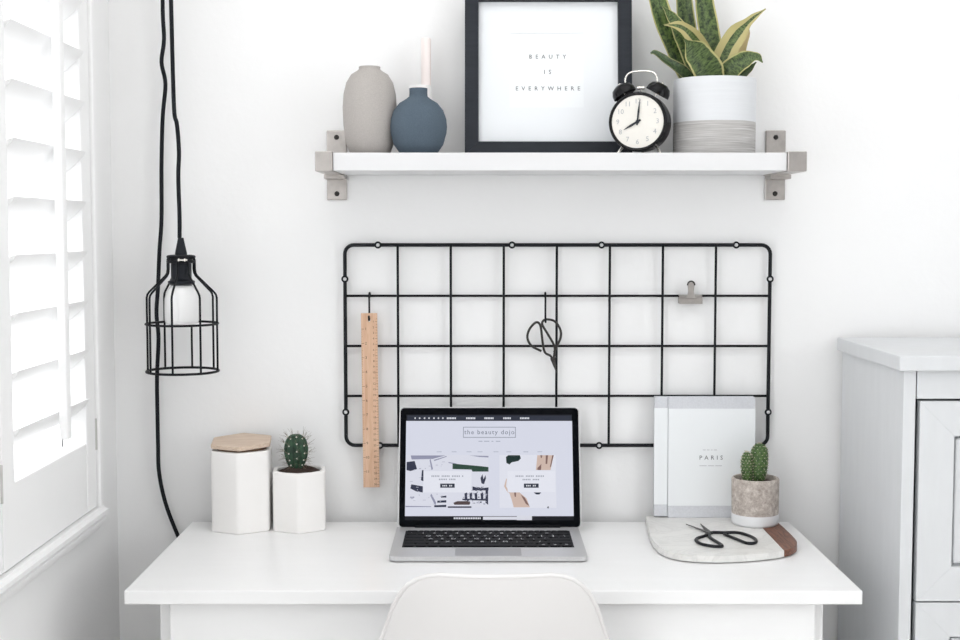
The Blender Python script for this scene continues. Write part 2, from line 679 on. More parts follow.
# ------------------------------------------------------------------ dresser
dr = thing('dresser', 'pale grey-white painted dresser standing right of the desk', 'dresser', (0.95, -0.18, 0))
XA, XB, YF = 0.642, 1.262, -0.360
obj('top', mbox(XA - 0.010, XB + 0.010, YF - 0.010, -0.018, 1.0575, 1.0805, 0.002), DRESS, dr, world=True)
b = bm_new()
box(b, XA, XA + 0.019, YF, -0.018, 0.0, 1.0575, 0.001)
obj('side_panel', b, DRESS, dr, world=True)
obj('side_panel', mbox(XB - 0.019, XB, YF, -0.018, 0.0, 1.0575, 0.001), DRESS, dr, world=True)
obj('back_panel', mbox(XA + 0.019, XB - 0.019, -0.03, -0.02, 0.06, 1.0575), DRESS, dr, world=True)
obj('top_rail', mbox(XA + 0.0215, XB - 0.0215, YF + 0.003, YF + 0.022, 1.014, 1.0575, 0.001), DRESS, dr, world=True)
obj('plinth', mbox(XA + 0.019, XB - 0.019, YF + 0.02, YF + 0.04, 0.0, 0.08, 0.001), DRESS, dr, world=True)
for z0, z1 in ((0.702, 1.0105), (0.391, 0.6995), (0.083, 0.3885)):
    x0, x1 = XA + 0.0265, XB - 0.0265
    fw = 0.053
    d = obj('drawer', mbox(x0 + 0.01, x1 - 0.01, YF + 0.0165, YF + 0.03, z0, z1), DRESS, dr, world=True)
    # mitred frame rails and a sunk panel with a routed groove
    cx, cz = (x0 + x1) / 2, (z0 + z1) / 2
    o4 = [(x0, z0), (x1, z0), (x1, z1), (x0, z1)]
    i4 = [(x0 + fw, z0 + fw), (x1 - fw, z0 + fw), (x1 - fw, z1 - fw), (x0 + fw, z1 - fw)]
    for k in range(4):
        q = [o4[k], o4[(k + 1) % 4], i4[(k + 1) % 4], i4[k]]
        c = Vector((sum(p[0] for p in q) / 4, sum(p[1] for p in q) / 4))
        q = [tuple(c + (Vector(p) - c) * (1.0)) for p in q]
        fb = stand(prism(bm_new(), q, 0, 0.0155, 0.0004))
        bmesh.ops.translate(fb, vec=(0, YF + 0.0165, 0), verts=fb.verts)
        obj('frame_rail', fb, DRESS, d, world=True)
    fb = bm_new()
    box(fb, x0 + fw + 0.004, x1 - fw - 0.004, YF + 0.007, YF + 0.0165, z0 + fw + 0.004, z1 - fw - 0.004, 0.003)
    obj('sunk_panel', fb, DRESS, d, world=True)
    kb = bm_new()
    lathe(kb, [(0.0, -0.026), (0.012, -0.026), (0.014, -0.02), (0.007, -0.012), (0.006, 0.0), (0, 0)], 16, (cx, YF + 0.007, cz), 'y')
    obj('knob', kb, STEEL, d, world=True, smooth=40)

# ------------------------------------------------------------------ shelf and brackets
sh = obj('wall_shelf', mbox(-0.239, 0.499, -0.190, -0.006, 1.3665, 1.3955, 0.001), SHELFW, origin=(0.13, -0.1, 1.3665))
tag(sh, 'long white shelf board on the wall above the wire grid', 'shelf')


def bracket(xp0, xp1, xa0, xa1, label):
    t = thing('shelf_bracket', label, 'bracket', ((xp0 + xp1) / 2, 0, 1.323), group='steel shelf brackets')
    obj('wall_plate', mbox(xp0, xp1, -0.005, 0.0, 1.323, 1.445, 0.0015), STEEL, t, world=True)
    obj('arm', mbox(xa0, xa1, -0.194, -0.005, 1.365, 1.3975, 0.0015), STEEL, t, world=True)
    obj('support_lip', mbox(xp0, xp1, -0.05, -0.005, 1.3585, 1.3660, 0.0008), STEEL, t, world=True)
    for z in (1.334, 1.433):
        b = bm_new()
        lathe(b, [(0, -0.0075), (0.003, -0.0075), (0.0045, -0.0055), (0.0045, -0.004), (0, -0.004)], 16, ((xp0 + xp1) / 2, 0, z), 'y')
        obj('screw', b, HOLE, t, world=True, smooth=40)


bracket(-0.2705, -0.235, -0.268, -0.2395, 'brushed steel shelf bracket at the shelf end beside the grey vase')
bracket(0.5035, 0.539, 0.4995, 0.531, 'brushed steel shelf bracket at the shelf end beside the snake plant')
ZS = 1.3955

# vases
t = obj('tall_vase', lathe(bm_new(), [(0, 0), (0.028, 0), (0.034, 0.003), (0.0405, 0.02), (0.0445, 0.05), (0.0456, 0.08), (0.044, 0.102), (0.0395, 0.121), (0.031, 0.135), (0.0205, 0.1415), (0.0180, 0.144), (0.0182, 0.148), (0.0168, 0.1485), (0.0152, 0.146), (0.0158, 0.136), (0.028, 0.125), (0.036, 0.09), (0.03, 0.02), (0, 0.015)], 40), GREYV, loc=(-0.1857, -0.105, ZS), smooth=60)
tag(t, 'tall grey speckled stoneware vase on the shelf', 'vase')
t = obj('round_vase', lathe(bm_new(), [(0, 0), (0.026, 0), (0.031, 0.002), (0.0415, 0.017), (0.0468, 0.036), (0.0478, 0.047), (0.0465, 0.06), (0.0415, 0.074), (0.032, 0.086), (0.0205, 0.093), (0.0155, 0.097), (0.0150, 0.102), (0.0152, 0.1105), (0.0135, 0.111), (0.0115, 0.108), (0.0115, 0.098), (0.028, 0.082), (0.038, 0.05), (0.025, 0.01), (0, 0.008)], 40), BLUEV, loc=(-0.103, -0.12, ZS), smooth=60)
tag(t, 'small round slate blue vase with a short neck on the shelf', 'vase')
t = thing('candle_holder', 'white holder with a slim pale stick behind the blue vase', 'candle holder', (-0.1035, -0.042, ZS))
obj('holder', lathe(bm_new(), [(0, 0), (0.030, 0), (0.032, 0.003), (0.032, 0.02), (0.024, 0.05), (0.0205, 0.09), (0.0205, 0.120), (0.0185, 0.1235), (0.0, 0.1235)], 32), WHITEV, t, smooth=50)
obj('candle', lathe(bm_new(), [(0, 0.1235), (0.0085, 0.1235), (0.0085, 0.203), (0.0075, 0.2045), (0, 0.2045)], 20), BLUSH, t, loc=(0.0105, 0, 0), smooth=50)

# picture frame, leaning back
TF = R(6)
pf = thing('picture_frame', 'black square picture frame with white mount leaning on the shelf', 'picture frame', (0.1171, -0.062, ZS), (-TF, 0, 0))
W, H, bw = 0.286, 0.290, 0.0235
o4 = [(-W / 2, 0), (W / 2, 0), (W / 2, H), (-W / 2, H)]
i4 = [(-W / 2 + bw, bw), (W / 2 - bw, bw), (W / 2 - bw, H - bw), (-W / 2 + bw, H - bw)]
for k in range(4):
    q = [o4[k], o4[(k + 1) % 4], i4[(k + 1) % 4], i4[k]]
    fb = stand(prism(bm_new(), q, 0, 0.02, 0.0008))
    obj('frame_bar', fb, BLACKF, pf)
b = bm_new()
ox0, ox1, oz0, oz1 = -0.0662, 0.0610, 0.0838, 0.2125   # mount opening
e = 0.004
for (xa, xb, za, zb) in ((-W / 2 + bw - e, ox0, bw - e, H - bw + e), (ox1, W / 2 - bw + e, bw - e, H - bw + e), (ox0, ox1, bw - e, oz0), (ox0, ox1, oz1, H - bw + e)):
    box(b, xa, xb, -0.0090, -0.008, za, zb)
mt = obj('mount', b, MATB, pf)
pr = obj('print', mbox(-W / 2 + bw - e, W / 2 - bw + e, -0.008, -0.0065, bw - e, H - bw + e), PAPER, pf)
obj('backing', mbox(-W / 2 + bw - e, W / 2 - bw + e, -0.0065, -0.002, bw - e, H - bw + e), BLACKF, pf)
b = bm_new()
text_bm('BEAUTY', 0.0100, 2.1, b, (-0.0010, 0.1715))
text_bm('IS', 0.0105, 2.1, b, (-0.0010, 0.1450))
text_bm('EVERYWHERE', 0.0100, 2.1, b, (-0.0005, 0.1165))
o = obj('lettering', flat_up(b, 0.0083), INK, pr)
o['kind'] = 'stuff'

# ------------------------------------------------------------------ alarm clock
ck = thing('alarm_clock', 'black twin-bell alarm clock with cream dial between frame and plant', 'clock', (0.2690, -0.122, ZS), (0, 0, R(-19)))
CZ = 0.0535
rr = 0.0485
b = lathe(bm_new(), [(0, 0.028), (0.040, 0.028), (0.0475, 0.020), (rr, 0.012), (rr, -0.020), (0.0475, -0.0235), (0.045, -0.0238), (0, -0.0238)], 48, (0, 0, CZ), 'y')
case = obj('case', b, CLOCKB, ck, smooth=40)
b = bm_new()
ring = []
for k in range(48):
    a = 2 * PI * k / 48
    ring.append((0.0462 * math.cos(a), -0.0245, CZ + 0.0462 * math.sin(a)))
tube(b, ring, 0.0028, 8, True)
obj('bezel', b, CLOCKB, ck, smooth=180)
fc = obj('dial', lathe(bm_new(), [(0, -0.0238), (0.0445, -0.0238), (0.0445, -0.0248), (0, -0.0248)], 48, (0, 0, CZ), 'y'), FACE, ck)
b = bm_new()
for h in range(1, 13):
    a = R(90 - 30 * h)
    text_bm(str(h), 0.0115, 1.0, b, (0.0335 * math.cos(a), CZ + 0.0335 * math.sin(a)))
obj('numerals', flat_up(b, 0.0250), INKF, fc)


def hand(L, w, ang, y, name):
    p = [(-w, -0.006), (w, -0.006), (w * 1.2, L * 0.5), (w * 0.2, L), (-w * 0.2, L), (-w * 1.2, L * 0.5)]
    hb = stand(prism(bm_new(), p, 0, 0.0006))
    rot_bm(hb, -ang, 'Y')
    for v in hb.verts:
        v.co.z *= 1
    bmesh.ops.rotate(hb, cent=(0, 0, 0), matrix=Matrix.Rotation(2 * ang, 3, 'Y'), verts=hb.verts)
    bmesh.ops.translate(hb, vec=(0, y, CZ), verts=hb.verts)
    return obj(name, hb, BLACKF, ck)


hand(0.0265, 0.0016, R(240.5), -0.0255, 'hour_hand')
hand(0.0360, 0.0013, R(6), -0.0265, 'minute_hand')
obj('centre_cap', lathe(bm_new(), [(0, -0.0285), (0.0028, -0.0285), (0.0032, -0.0255), (0, -0.0255)], 14, (0, 0, CZ), 'y'), BLACKF, ck, smooth=40)
for s in (-1, 1):
    ang = R(30) * s
    bb = lathe(bm_new(), [(0, 0.0155), (0.009, 0.0145), (0.0165, 0.0100), (0.0200, 0.003), (0.0208, -0.004), (0.0195, -0.004), (0.0185, 0.001), (0, 0.010)], 28)
    rot_bm(bb, ang, 'Y')
    bmesh.ops.translate(bb, vec=(0.0290 * s, 0, CZ + 0.0505), verts=bb.verts)
    bl = obj('bell', bb, CLOCKB, ck, smooth=40)
    pb = lathe(bm_new(), [(0, -0.008), (0.0018, -0.008), (0.0018, 0.013), (0.003, 0.0135), (0.003, 0.017), (0, 0.0185)], 12)
    rot_bm(pb, ang, 'Y')
    bmesh.ops.translate(pb, vec=(0.0285 * s, 0, CZ + 0.0505), verts=pb.verts)
    obj('bell_post', pb, CHROME, bl, smooth=40)
    fb = tube(bm_new(), [(0.026 * s, -0.006, CZ - 0.036), (0.0365 * s, -0.014, 0.0015)], [0.0026, 0.0022], 10)
    obj('foot', fb, CHROME, ck, smooth=40)
fb = tube(bm_new(), [(0, 0.012, CZ - 0.044), (0, 0.020, 0.002)], [0.0026, 0.0022], 10)
obj('foot', fb, CHROME, ck, smooth=40)
b = tube(bm_new(), catmull([(-0.0265, 0, CZ + 0.062), (-0.0268, 0, CZ + 0.074), (-0.021, 0, CZ + 0.0825), (-0.009, 0, CZ + 0.0855), (0.009, 0, CZ + 0.0855), (0.021, 0, CZ + 0.0825), (0.0268, 0, CZ + 0.074), (0.0265, 0, CZ + 0.062)], 6), 0.0016, 8)
obj('handle', b, CHROME, ck, smooth=180)
b = tube(bm_new(), [(0, 0, CZ + 0.047), (0, 0, CZ + 0.058)], 0.0016, 8)
lathe(b, [(0, -0.006), (0.003, -0.006), (0.003, 0.006), (0, 0.006)], 10, (0, 0, CZ + 0.058), 'x')
obj('hammer', b, CHROME, ck, smooth=40)

# ------------------------------------------------------------------ snake plant
PX, PY = 0.3960, -0.0985
sp = thing('potted_snake_plant', 'variegated snake plant in a white and ribbed grey cylinder pot', 'plant', (PX, PY, ZS))
RP = 0.0690
obj('pot', lathe(bm_new(), [(0, 0.0545), (RP, 0.0545), (RP, 0.1245), (RP - 0.001, 0.127), (RP - 0.004, 0.127), (RP - 0.005, 0.125), (RP - 0.005, 0.10), (0, 0.10)], 56), POTW, sp, smooth=40)
obj('ribbed_base', lathe(bm_new(), [(0, 0), (RP - 0.001, 0), (RP - 0.0002, 0.001), (RP - 0.0002, 0.0545), (0, 0.0545)], 56), RIBBED, sp, smooth=40)
b = lathe(bm_new(), [(0, 0.099), (RP - 0.006, 0.099), (RP - 0.006, 0.115), (RP * 0.5, 0.118), (0, 0.119)], 32)
obj('soil', b, SOIL, sp, smooth=60)
G = 0.00171     # design grid step for the leaves


def leaf(ctrl, widths, m, cup=0.25, face=(0, -1, 0), n=5):
    """ctrl: (right, up, towards viewer) in grid steps from the middle of the pot's rim"""
    P = catmull([(x * G, -d * G, 0.127 + z * G) for x, z, d in ctrl], n)
    N = len(P)
    bm = bm_new()
    uvl = bm.loops.layers.uv.new('UVMap')
    us = [-1, -0.8, -0.45, 0, 0.45, 0.8, 1]
    rows, rows2 = [], []
    F = Vector(face).normalized()
    for i, p in enumerate(P):
        t = (P[min(i + 1, N - 1)] - P[max(i - 1, 0)]).normalized()
        side = t.cross(F)
        if side.length < 1e-4:
            side = Vector((1, 0, 0))
        side.normalize()
        nrm = side.cross(t).normalized()
        f = i / (N - 1) * (len(widths) - 1)
        k = min(int(f), len(widths) - 2)
        a = f - k
        a = a * a * (3 - 2 * a)
        w = (widths[k] * (1 - a) + widths[k + 1] * a) * G * 1.14
        rows.append([bm.verts.new(p + side * (w * u) + nrm * (-cup * w * (1 - u * u)) - nrm * 0.0006) for u in us])
        rows2.append([bm.verts.new(p + side * (w * u) + nrm * (-cup * w * (1 - u * u)) + nrm * 0.0006) for u in us])

    def quad(vs_, uvs):
        f_ = bm.faces.new(vs_)
        for l, uv in zip(f_.loops, uvs):
            l[uvl].uv = uv
    for rw, fl in ((rows, 0), (rows2, 1)):
        for i in range(N - 1):
            for j in range(len(us) - 1):
                vs_ = [rw[i][j], rw[i][j + 1], rw[i + 1][j + 1], rw[i + 1][j]]
                uv = [((us[j] + 1) / 2, i / N), ((us[j + 1] + 1) / 2, i / N), ((us[j + 1] + 1) / 2, (i + 1) / N), ((us[j] + 1) / 2, (i + 1) / N)]
                if fl:
                    vs_.reverse()
                    uv.reverse()
                quad(vs_, uv)
    for j, u in ((0, 0.0), (len(us) - 1, 1.0)):
        for i in range(N - 1):
            quad([rows[i][j], rows[i + 1][j], rows2[i + 1][j], rows2[i][j]], [(u, i / N), (u, (i + 1) / N), (u, (i + 1) / N), (u, i / N)])
    o = obj('leaf', bm, m, sp, smooth=80)
    return o


# back row, standing tall past the top of the picture
leaf([(-22, -8, -8), (-36, 28, -6), (-53, 68, -4), (-64, 112, -2), (-68, 150, 0)], [6, 9.5, 10, 8.5, 5, 0.6], LEAF, 0.3, (0.35, -1, 0))
leaf([(-12, -8, 2), (-25, 28, 3), (-38, 54, 2), (-52, 72, 0)], [7, 9, 8.5, 5, 0.6], LEAF, 0.3, (0.1, -1, 0))
leaf([(-12, -8, -20), (-20, 30, -24), (-26, 72, -26), (-29, 112, -26), (-30, 140, -26)], [7, 8, 8, 7, 4, 0.6], LEAF, 0.25, (-0.15, -1, 0))
leaf([(3, -8, -12), (-1, 34, -14), (-8, 74, -14), (-13, 112, -12), (-16, 136, -12)], [7, 9.5, 9.5, 8, 4.5, 0.6], LEAF, 0.25, (0.2, -1, 0))
leaf([(14, -8, -16), (22, 22, -22), (31, 48, -25), (36, 62, -25)], [5, 9, 7, 0.8], LEAFC, 0.3, (-0.2, -1, 0))
# right hand striped leaf ending in a long thin tip
leaf([(1, -8, -4), (9, 22, -4), (21, 44, -4), (35, 59, -2), (49, 69, 2)], [5, 9.5, 9, 3.5, 0.5], LEAFY, 0.3, (-0.35, -1, 0))
# middle leaf bending over to the left with its pale edge up
leaf([(1, -8, 4), (-8, 18, 6), (-21, 38, 10), (-36, 50, 14), (-53, 51, 18)], [4, 7, 7, 4.5, 0.5], LEAFY, 0.35, (-0.5, -1, 0.25))
# front leaf, broad and short
leaf([(-2, -8, 16), (-10, 8, 20), (-22, 24, 22), (-34, 37, 22)], [9, 13, 11, 0.6], LEAF, 0.35, (-0.15, -1, 0.1))
# low side leaves
leaf([(-18, -8, 10), (-32, 6, 14), (-50, 17, 18), (-61, 24, 20), (-66, 23.5, 20)], [5, 6, 4, 2.5, 0.8], LEAFD, 0.4, (0.2, -1, 0.5))
leaf([(3, -8, 12), (11, 7, 17), (24, 17, 21), (36, 20, 23), (42, 14, 24)], [6, 9.5, 8, 3.5, 0.6], LEAF, 0.35, (-0.4, -1, 0.2))
leaf([(14, -8, -2), (24, 2, 0), (33, 10, 2), (40, 17, 4)], [3.5, 4.5, 3, 0.5], LEAFD, 0.3, (-0.3, -1, 0.3))

# ------------------------------------------------------------------ wire grid on the wall
gr = thing('wire_grid', 'black wire grid panel fixed to the wall above the laptop', 'wire grid', (0.137, -0.012, 0.8865))
gx0, gx1, gz0, gz1 = -0.2388, 0.5128, 0.8868, 1.2436
gy = -0.012
ring = [(x, gy, z) for x, z in rrect(gx1 - gx0, gz1 - gz0, 0.016, 6, (gx0 + gx1) / 2, (gz0 + gz1) / 2)]
obj('frame_wire', tube(bm_new(), ring, 0.0033, 8, True), BLACKW, gr, world=True, smooth=180)
for k in range(1, 8):
    x = gx0 + 0.0936 * k
    obj('vertical_wire', tube(bm_new(), [(x, gy - 0.003, gz0), (x, gy - 0.003, gz1)], 0.0022, 8), BLACKW, gr, world=True, smooth=180)
for k in range(1, 4):
    z = gz1 + (gz0 - gz1) * k / 4 - 0.0008
    obj('horizontal_wire', tube(bm_new(), [(gx0, gy + 0.002, z), (gx1, gy + 0.002, z)], 0.0022, 8), BLACKW, gr, world=True, smooth=180)
eyes = [(-0.1801, gz1), (0.0565, gz1), (0.2145, gz1), (0.4521, gz1), (gx0, 1.1835), (gx0, 0.9466), (gx1, 1.1835), (gx1, 0.9466), (-0.1784, gz0), (0.0565, gz0), (0.2123, gz0), (0.45, gz0)]
for x, z in eyes:
    b = bm_new()
    ring = [(x + 0.0046 * math.cos(2 * PI * k / 18), gy - 0.002, z + 0.0046 * math.sin(2 * PI * k / 18)) for k in range(18)]
    tube(b, ring, 0.0018, 8, True)
    ey = obj('eyelet', b, BLACKW, gr, world=True, smooth=180)
    sb = lathe(bm_new(), [(0, -0.0035), (0.0020, -0.0032), (0.0032, -0.0015), (0.0032, 0.0), (0.002, 0.0005), (0.002, 0.012), (0, 0.012)], 16, (x, gy - 0.0015, z), 'y')
    obj('screw', sb, SHELFW, ey, world=True, smooth=40)


def s_hook(x, zt, zb, label):
    y = -0.020
    pts = [(x, -0.004, zt - 0.004), (x, -0.0045, zt + 0.002), (x, -0.010, zt + 0.0048), (x, y + 0.002, zt + 0.003), (x, y, zt - 0.004), (x, y, zb + 0.006), (x, y - 0.002, zb), (x, y - 0.007, zb - 0.002), (x, y - 0.010, zb + 0.003), (x, y - 0.0095, zb + 0.006)]
    o = obj('wire_hook', tube(bm_new(), catmull(pts, 5), 0.0017, 8), BLACKW, origin=(x, -0.012, zb), smooth=180)
    return tag(o, label, 'hook', 'black wire hooks on the grid')


s_hook(-0.1955, 1.1545, 1.1135, 'black wire hook holding the wooden ruler')
s_hook(0.1155, 1.1545, 1.1100, 'black wire hook holding the hanging scissors')

# ruler
rl = thing('wooden_ruler', 'wooden ruler hanging from the wire grid', 'ruler', (-0.1955, -0.0235, 1.1238), (0, R(-0.5), 0))
b = bm_new()
outer = rrect(0.027, 0.310, 0.0008, 1, 0, -0.155)
n = 24
hole = [(0.0001 + 0.0022 * math.cos(2 * PI * k / n), -0.0115 + 0.004 * math.sin(2 * PI * k / n)) for k in range(n)]
th = 0.0028
# strips around the hole: plate built as loft between a square ring and the hole, plus the long blade below
hw = 0.0143
sq = []
for k in range(n):
    a = 2 * PI * k / n
    c_, s_ = math.cos(a), math.sin(a)
    m_ = max(abs(c_), abs(s_))
    sq.append((hw * c_ / m_, -0.0115 + 0.0115 * s_ / m_))
loft(b, [[(x, 0, z) for x, z in hole], [(x, 0, z) for x, z in sq], [(x, -th, z) for x, z in sq], [(x, -th, z) for x, z in hole], [(x, 0, z) for x, z in hole]], False, False)
box(b, -hw, hw, -th, 0, -0.310, -0.023)
bmesh.ops.remove_doubles(b, verts=b.verts, dist=1e-6)
blade = obj('blade', b, RULERW, rl)
b = bm_new()
for k in range(1, 12):
    z = -0.0025 - k * 0.0254
    poly(b, [(-hw, z - 0.0003), (-hw + 0.005, z - 0.0003), (-hw + 0.005, z + 0.0003), (-hw, z + 0.0003)])
    for q in range(1, 8):
        zz = z - q * 0.0254 / 8
        L = 0.003 if q == 4 else 0.0018
        poly(b, [(-hw, zz - 0.00015), (-hw + L, zz - 0.00015), (-hw + L, zz + 0.00015), (-hw, zz + 0.00015)])
    text_bm(str(k), 0.0068, 1.0, b, (-0.0062, z))
for k in range(1, 31):
    z = -0.005 - k * 0.010
    poly(b, [(hw - 0.004, z - 0.00025), (hw, z - 0.00025), (hw, z + 0.00025), (hw - 0.004, z + 0.00025)])
    poly(b, [(hw - 0.0026, z + 0.0048), (hw, z + 0.0048), (hw, z + 0.0052), (hw - 0.0026, z + 0.0052)])
    text_bm(str(k), 0.0052, 1.0, b, (hw - 0.0070, z))
obj('scale_marks', flat_up(b, th + 0.0002), mat('ruler_ink', rgb(88, 58, 44), 0.8), blade)


# scissors hanging on the hook
def scissors(name, label, loops, blades, to3, m_handle, m_blade, wire, pivot, root, group):
    t = thing(name, label, 'scissors', root, group=group)
    for pts, lift in loops:
        P = catmull([to3(p, lift) for p in pts], 6)
        obj('handle_loop', tube(bm_new(), P, wire, 8), m_handle, t, world=True, smooth=180)
    for quad_, lift in blades:
        b = bm_new()
        va = [b.verts.new(to3(p, lift)) for p in quad_]
        vb = [b.verts.new(to3(p, lift + 0.0014)) for p in quad_]
        k = len(quad_)
        b.faces.new(va)
        b.faces.new(list(reversed(vb)))
        for i in range(k):
            b.faces.new((va[i], va[(i + 1) % k], vb[(i + 1) % k], vb[i]))
        obj('blade', b, m_blade, t, world=True)
    P = [to3(pivot, -0.002), to3(pivot, 0.004)]
    obj('pivot_screw', tube(bm_new(), P, 0.0026, 12), m_blade, t, world=True, smooth=40)
    return t


DARKM = mat('dark_iron', rgb(70, 68, 66), 0.4, 0.6)
BLKH = mat('black_handle', rgb(20, 22, 26), 0.4, spec=0.3)
IRON = mat('blackened_iron', rgb(52, 50, 48), 0.45, 0.4)
hy = -0.0285
scissors('hanging_scissors', 'blackened scissors with large looped handles hanging on the wire grid',
         [([(0.1295, 1.0390), (0.1245, 1.0484), (0.1145, 1.0548), (0.1104, 1.0722), (0.1080, 1.0925), (0.1051, 1.1047), (0.0979, 1.1076), (0.0872, 1.0960), (0.0835, 1.0809), (0.0908, 1.0664), (0.1081, 1.0571)], 0.001),
          ([(0.1275, 1.0390), (0.1303, 1.0470), (0.1313, 1.0649), (0.1196, 1.0867), (0.1100, 1.1027), (0.1115, 1.1105), (0.1195, 1.1128), (0.1317, 1.1093), (0.1413, 1.0954), (0.1422, 1.0809), (0.1359, 1.0664), (0.1307, 1.0548)], -0.002)],
         [([(0.1235, 1.0440), (0.1300, 1.0455), (0.1325, 1.0330), (0.1362, 1.0158), (0.1285, 1.0320)], 0.0),
          ([(0.1270, 1.0455), (0.1325, 1.0460), (0.1340, 1.0330), (0.1345, 1.0190), (0.1300, 1.0330)], -0.0016)],
         lambda p, l: Vector((p[0], hy - l, p[1])), IRON, DARKM, 0.0021, (0.1285, 1.0425), (0.118, hy, 1.016), 'scissors')

# bulldog clip on the grid
cl = thing('bulldog_clip', 'small silver bulldog clip gripping the wire grid', 'clip', (0.3718, -0.014, 1.1396))
b = bm_new()
sec = [(-0.0225, 1.1400), (-0.0232, 1.1480), (-0.0190, 1.1545), (-0.0140, 1.1560), (-0.0090, 1.1545), (-0.0055, 1.1480), (-0.0060, 1.1400)]
full = sec + [(y * 0.90 - 0.0014, z - 0.0006 if z > 1.15 else z) for y, z in reversed(sec)]
loft(b, [[(x, y, z) for y, z in full] for x in (0.3515, 0.3922)])
obj('jaw', b, STEEL, cl, world=True, smooth=35)
b = bm_new()
arm = [(-0.0085, 1.150), (0.0085, 1.150), (0.0062, 1.156), (0.0052, 1.162), (0.0056, 1.168)] + [(0.0062 * math.cos(R(a)), 1.1722 + 0.0062 * math.sin(R(a))) for a in range(0, 181, 20)] + [(-0.0056, 1.168), (-0.0052, 1.162), (-0.0062, 1.156)]
prism(b, arm, 0, 0.0012)
stand(b)
bmesh.ops.translate(b, vec=(0.3718, -0.0215, 0), verts=b.verts)
ar = obj('finger_tab', b, STEEL, cl, world=True)
ring = [(0.3718 + 0.0062 * math.cos(R(a)), -0.0235, 1.1738 + 0.0062 * math.sin(R(a))) for a in range(-10, 191, 20)]
obj('curled_end', tube(bm_new(), ring, 0.0014, 8), DARKM, cl, world=True, smooth=180)

# ------------------------------------------------------------------ pendant cage lamp
LX, LY = -0.5085, -0.10
pl = thing('pendant_lamp', 'black wire cage pendant lamp hanging on a fabric cord', 'lamp', (LX, LY, 1.029))
cordA = [(-0.521, 1.99), (-0.5205, 1.80), (-0.5189, 1.6553), (-0.5182, 1.589), (-0.5175, 1.5256), (-0.5161, 1.4671), (-0.512, 1.447), (-0.5093, 1.4017), (-0.5111, 1.3613), (-0.5101, 1.2954), (-0.5105, 1.2564)]
obj('lamp_cord', tube(bm_new(), catmull([(x, -0.10, z) for x, z in cordA], 6), 0.0036, 8), CORD, pl, world=True, smooth=180)
cordB = [(-0.5493, 1.6689, -.03), (-0.5504, 1.6019, -.02), (-0.5554, 1.5623, -.02), (-0.5492, 1.5243, -.02), (-0.5548, 1.4671, -.02), (-0.5582, 1.3854, -.02), (-0.5598, 1.2893, -.02), (-0.5642, 1.2349, -.02), (-0.5679, 1.1697, -.02), (-0.5713, 1.1238, -.02), (-0.5685, 1.0795, -.02), (-0.5722, 1.0102, -.02), (-0.5725, 0.9406, -.02), (-0.5724, 0.8904, -.02), (-0.5715, 0.8384, -.019), (-0.5617, 0.7825, -.015), (-0.5419, 0.7247, -.012), (-0.512, 0.654, -.012), (-0.47, 0.52, -.012), (-0.44, 0.3, -.02)]
pB = [(-0.521, -0.10, 1.99), (-0.535, -0.06, 1.85)] + [(x, y, z) for x, z, y in cordB]
obj('supply_cord', tube(bm_new(), catmull(pB, 6), 0.0036, 8), CORD, pl, world=True, smooth=180)
b = tube(bm_new(), catmull([(-0.521, 0.0, 2.0), (-0.521, -0.05, 2.0), (-0.521, -0.095, 1.987), (-0.521, -0.108, 1.995), (-0.521, -0.11, 2.01)], 5), 0.004, 8)
lathe(b, [(0, -0.006), (0.018, -0.006), (0.02, 0), (0, 0)], 18, (-0.521, 0, 2.0), 'y')
obj('ceiling_hook', b, BLACKW, pl, world=True, smooth=40)
b = lathe(bm_new(), [(0, 0.228), (0.0048, 0.228), (0.0055, 0.224), (0.0102, 0.2015), (0.0102, 0.199), (0, 0.199)], 20, (LX, LY, 1.029))
obj('cord_grip', b, SOCK, pl, world=True, smooth=40)
b = lathe(bm_new(), [(0, 0.199), (0.0185, 0.199), (0.0195, 0.197), (0.0195, 0.1885), (0.0175, 0.1875), (0.0172, 0.158), (0.0195, 0.1555), (0.0225, 0.1545), (0.0225, 0.150), (0.0175, 0.147), (0.0155, 0.1475), (0, 0.1475)], 28, (LX, LY, 1.029))
obj('socket', b, SOCK, pl, world=True, smooth=35)
b = lathe(bm_new(), [(0, 0.148), (0.0170, 0.148), (0.0215, 0.141), (0.0262, 0.134), (0.0285, 0.124), (0.0290, 0.110), (0.0290, 0.088), (0.0270, 0.0825), (0.020, 0.0800), (0, 0.0793)], 28, (LX, LY, 1.029))
obj('bulb', b, BULB, pl, world=True, smooth=60)
RC = 0.0605
for k in range(8):
    a = R(-90 - 3 + 45 * k)
    c_, s_ = math.cos(a), math.sin(a)
    prof = [(RC, 0.0), (RC, 0.126), (RC - 0.0015, 0.1315), (RC - 0.005, 0.136), (0.0275, 0.163), (0.0245, 0.168), (0.0235, 0.175), (0.0235, 0.190), (0.0215, 0.1965)]
    obj('cage_wire', tube(bm_new(), [(LX + r_ * c_, LY + r_ * s_, 1.029 + h_) for r_, h_ in prof], 0.0019, 6), BLACKW, pl, world=True, smooth=180)
for z, r_, nm, w_ in ((1.0293, RC, 'cage_ring', 0.0022), (1.1105, RC, 'cage_ring', 0.0020), (1.2245, 0.0215, 'collar_ring', 0.0030), (1.2165, 0.0222, 'collar_ring', 0.0026)):
    ring = [(LX + r_ * math.cos(2 * PI * k / 40), LY + r_ * math.sin(2 * PI * k / 40), z) for k in range(40)]
    obj(nm, tube(bm_new(), ring, w_, 8, True), BLACKW, pl, world=True, smooth=180)
b = bm_new()
lathe(b, [(0, -0.008), (0.0016, -0.008), (0.0016, 0.008), (0, 0.008)], 8, (LX + 0.0085, LY - 0.027, 1.2195), 'x')
lathe(b, [(0, -0.001), (0.0034, -0.001), (0.0034, 0.001), (0, 0.001)], 10, (LX + 0.0025, LY - 0.027, 1.2195), 'x')
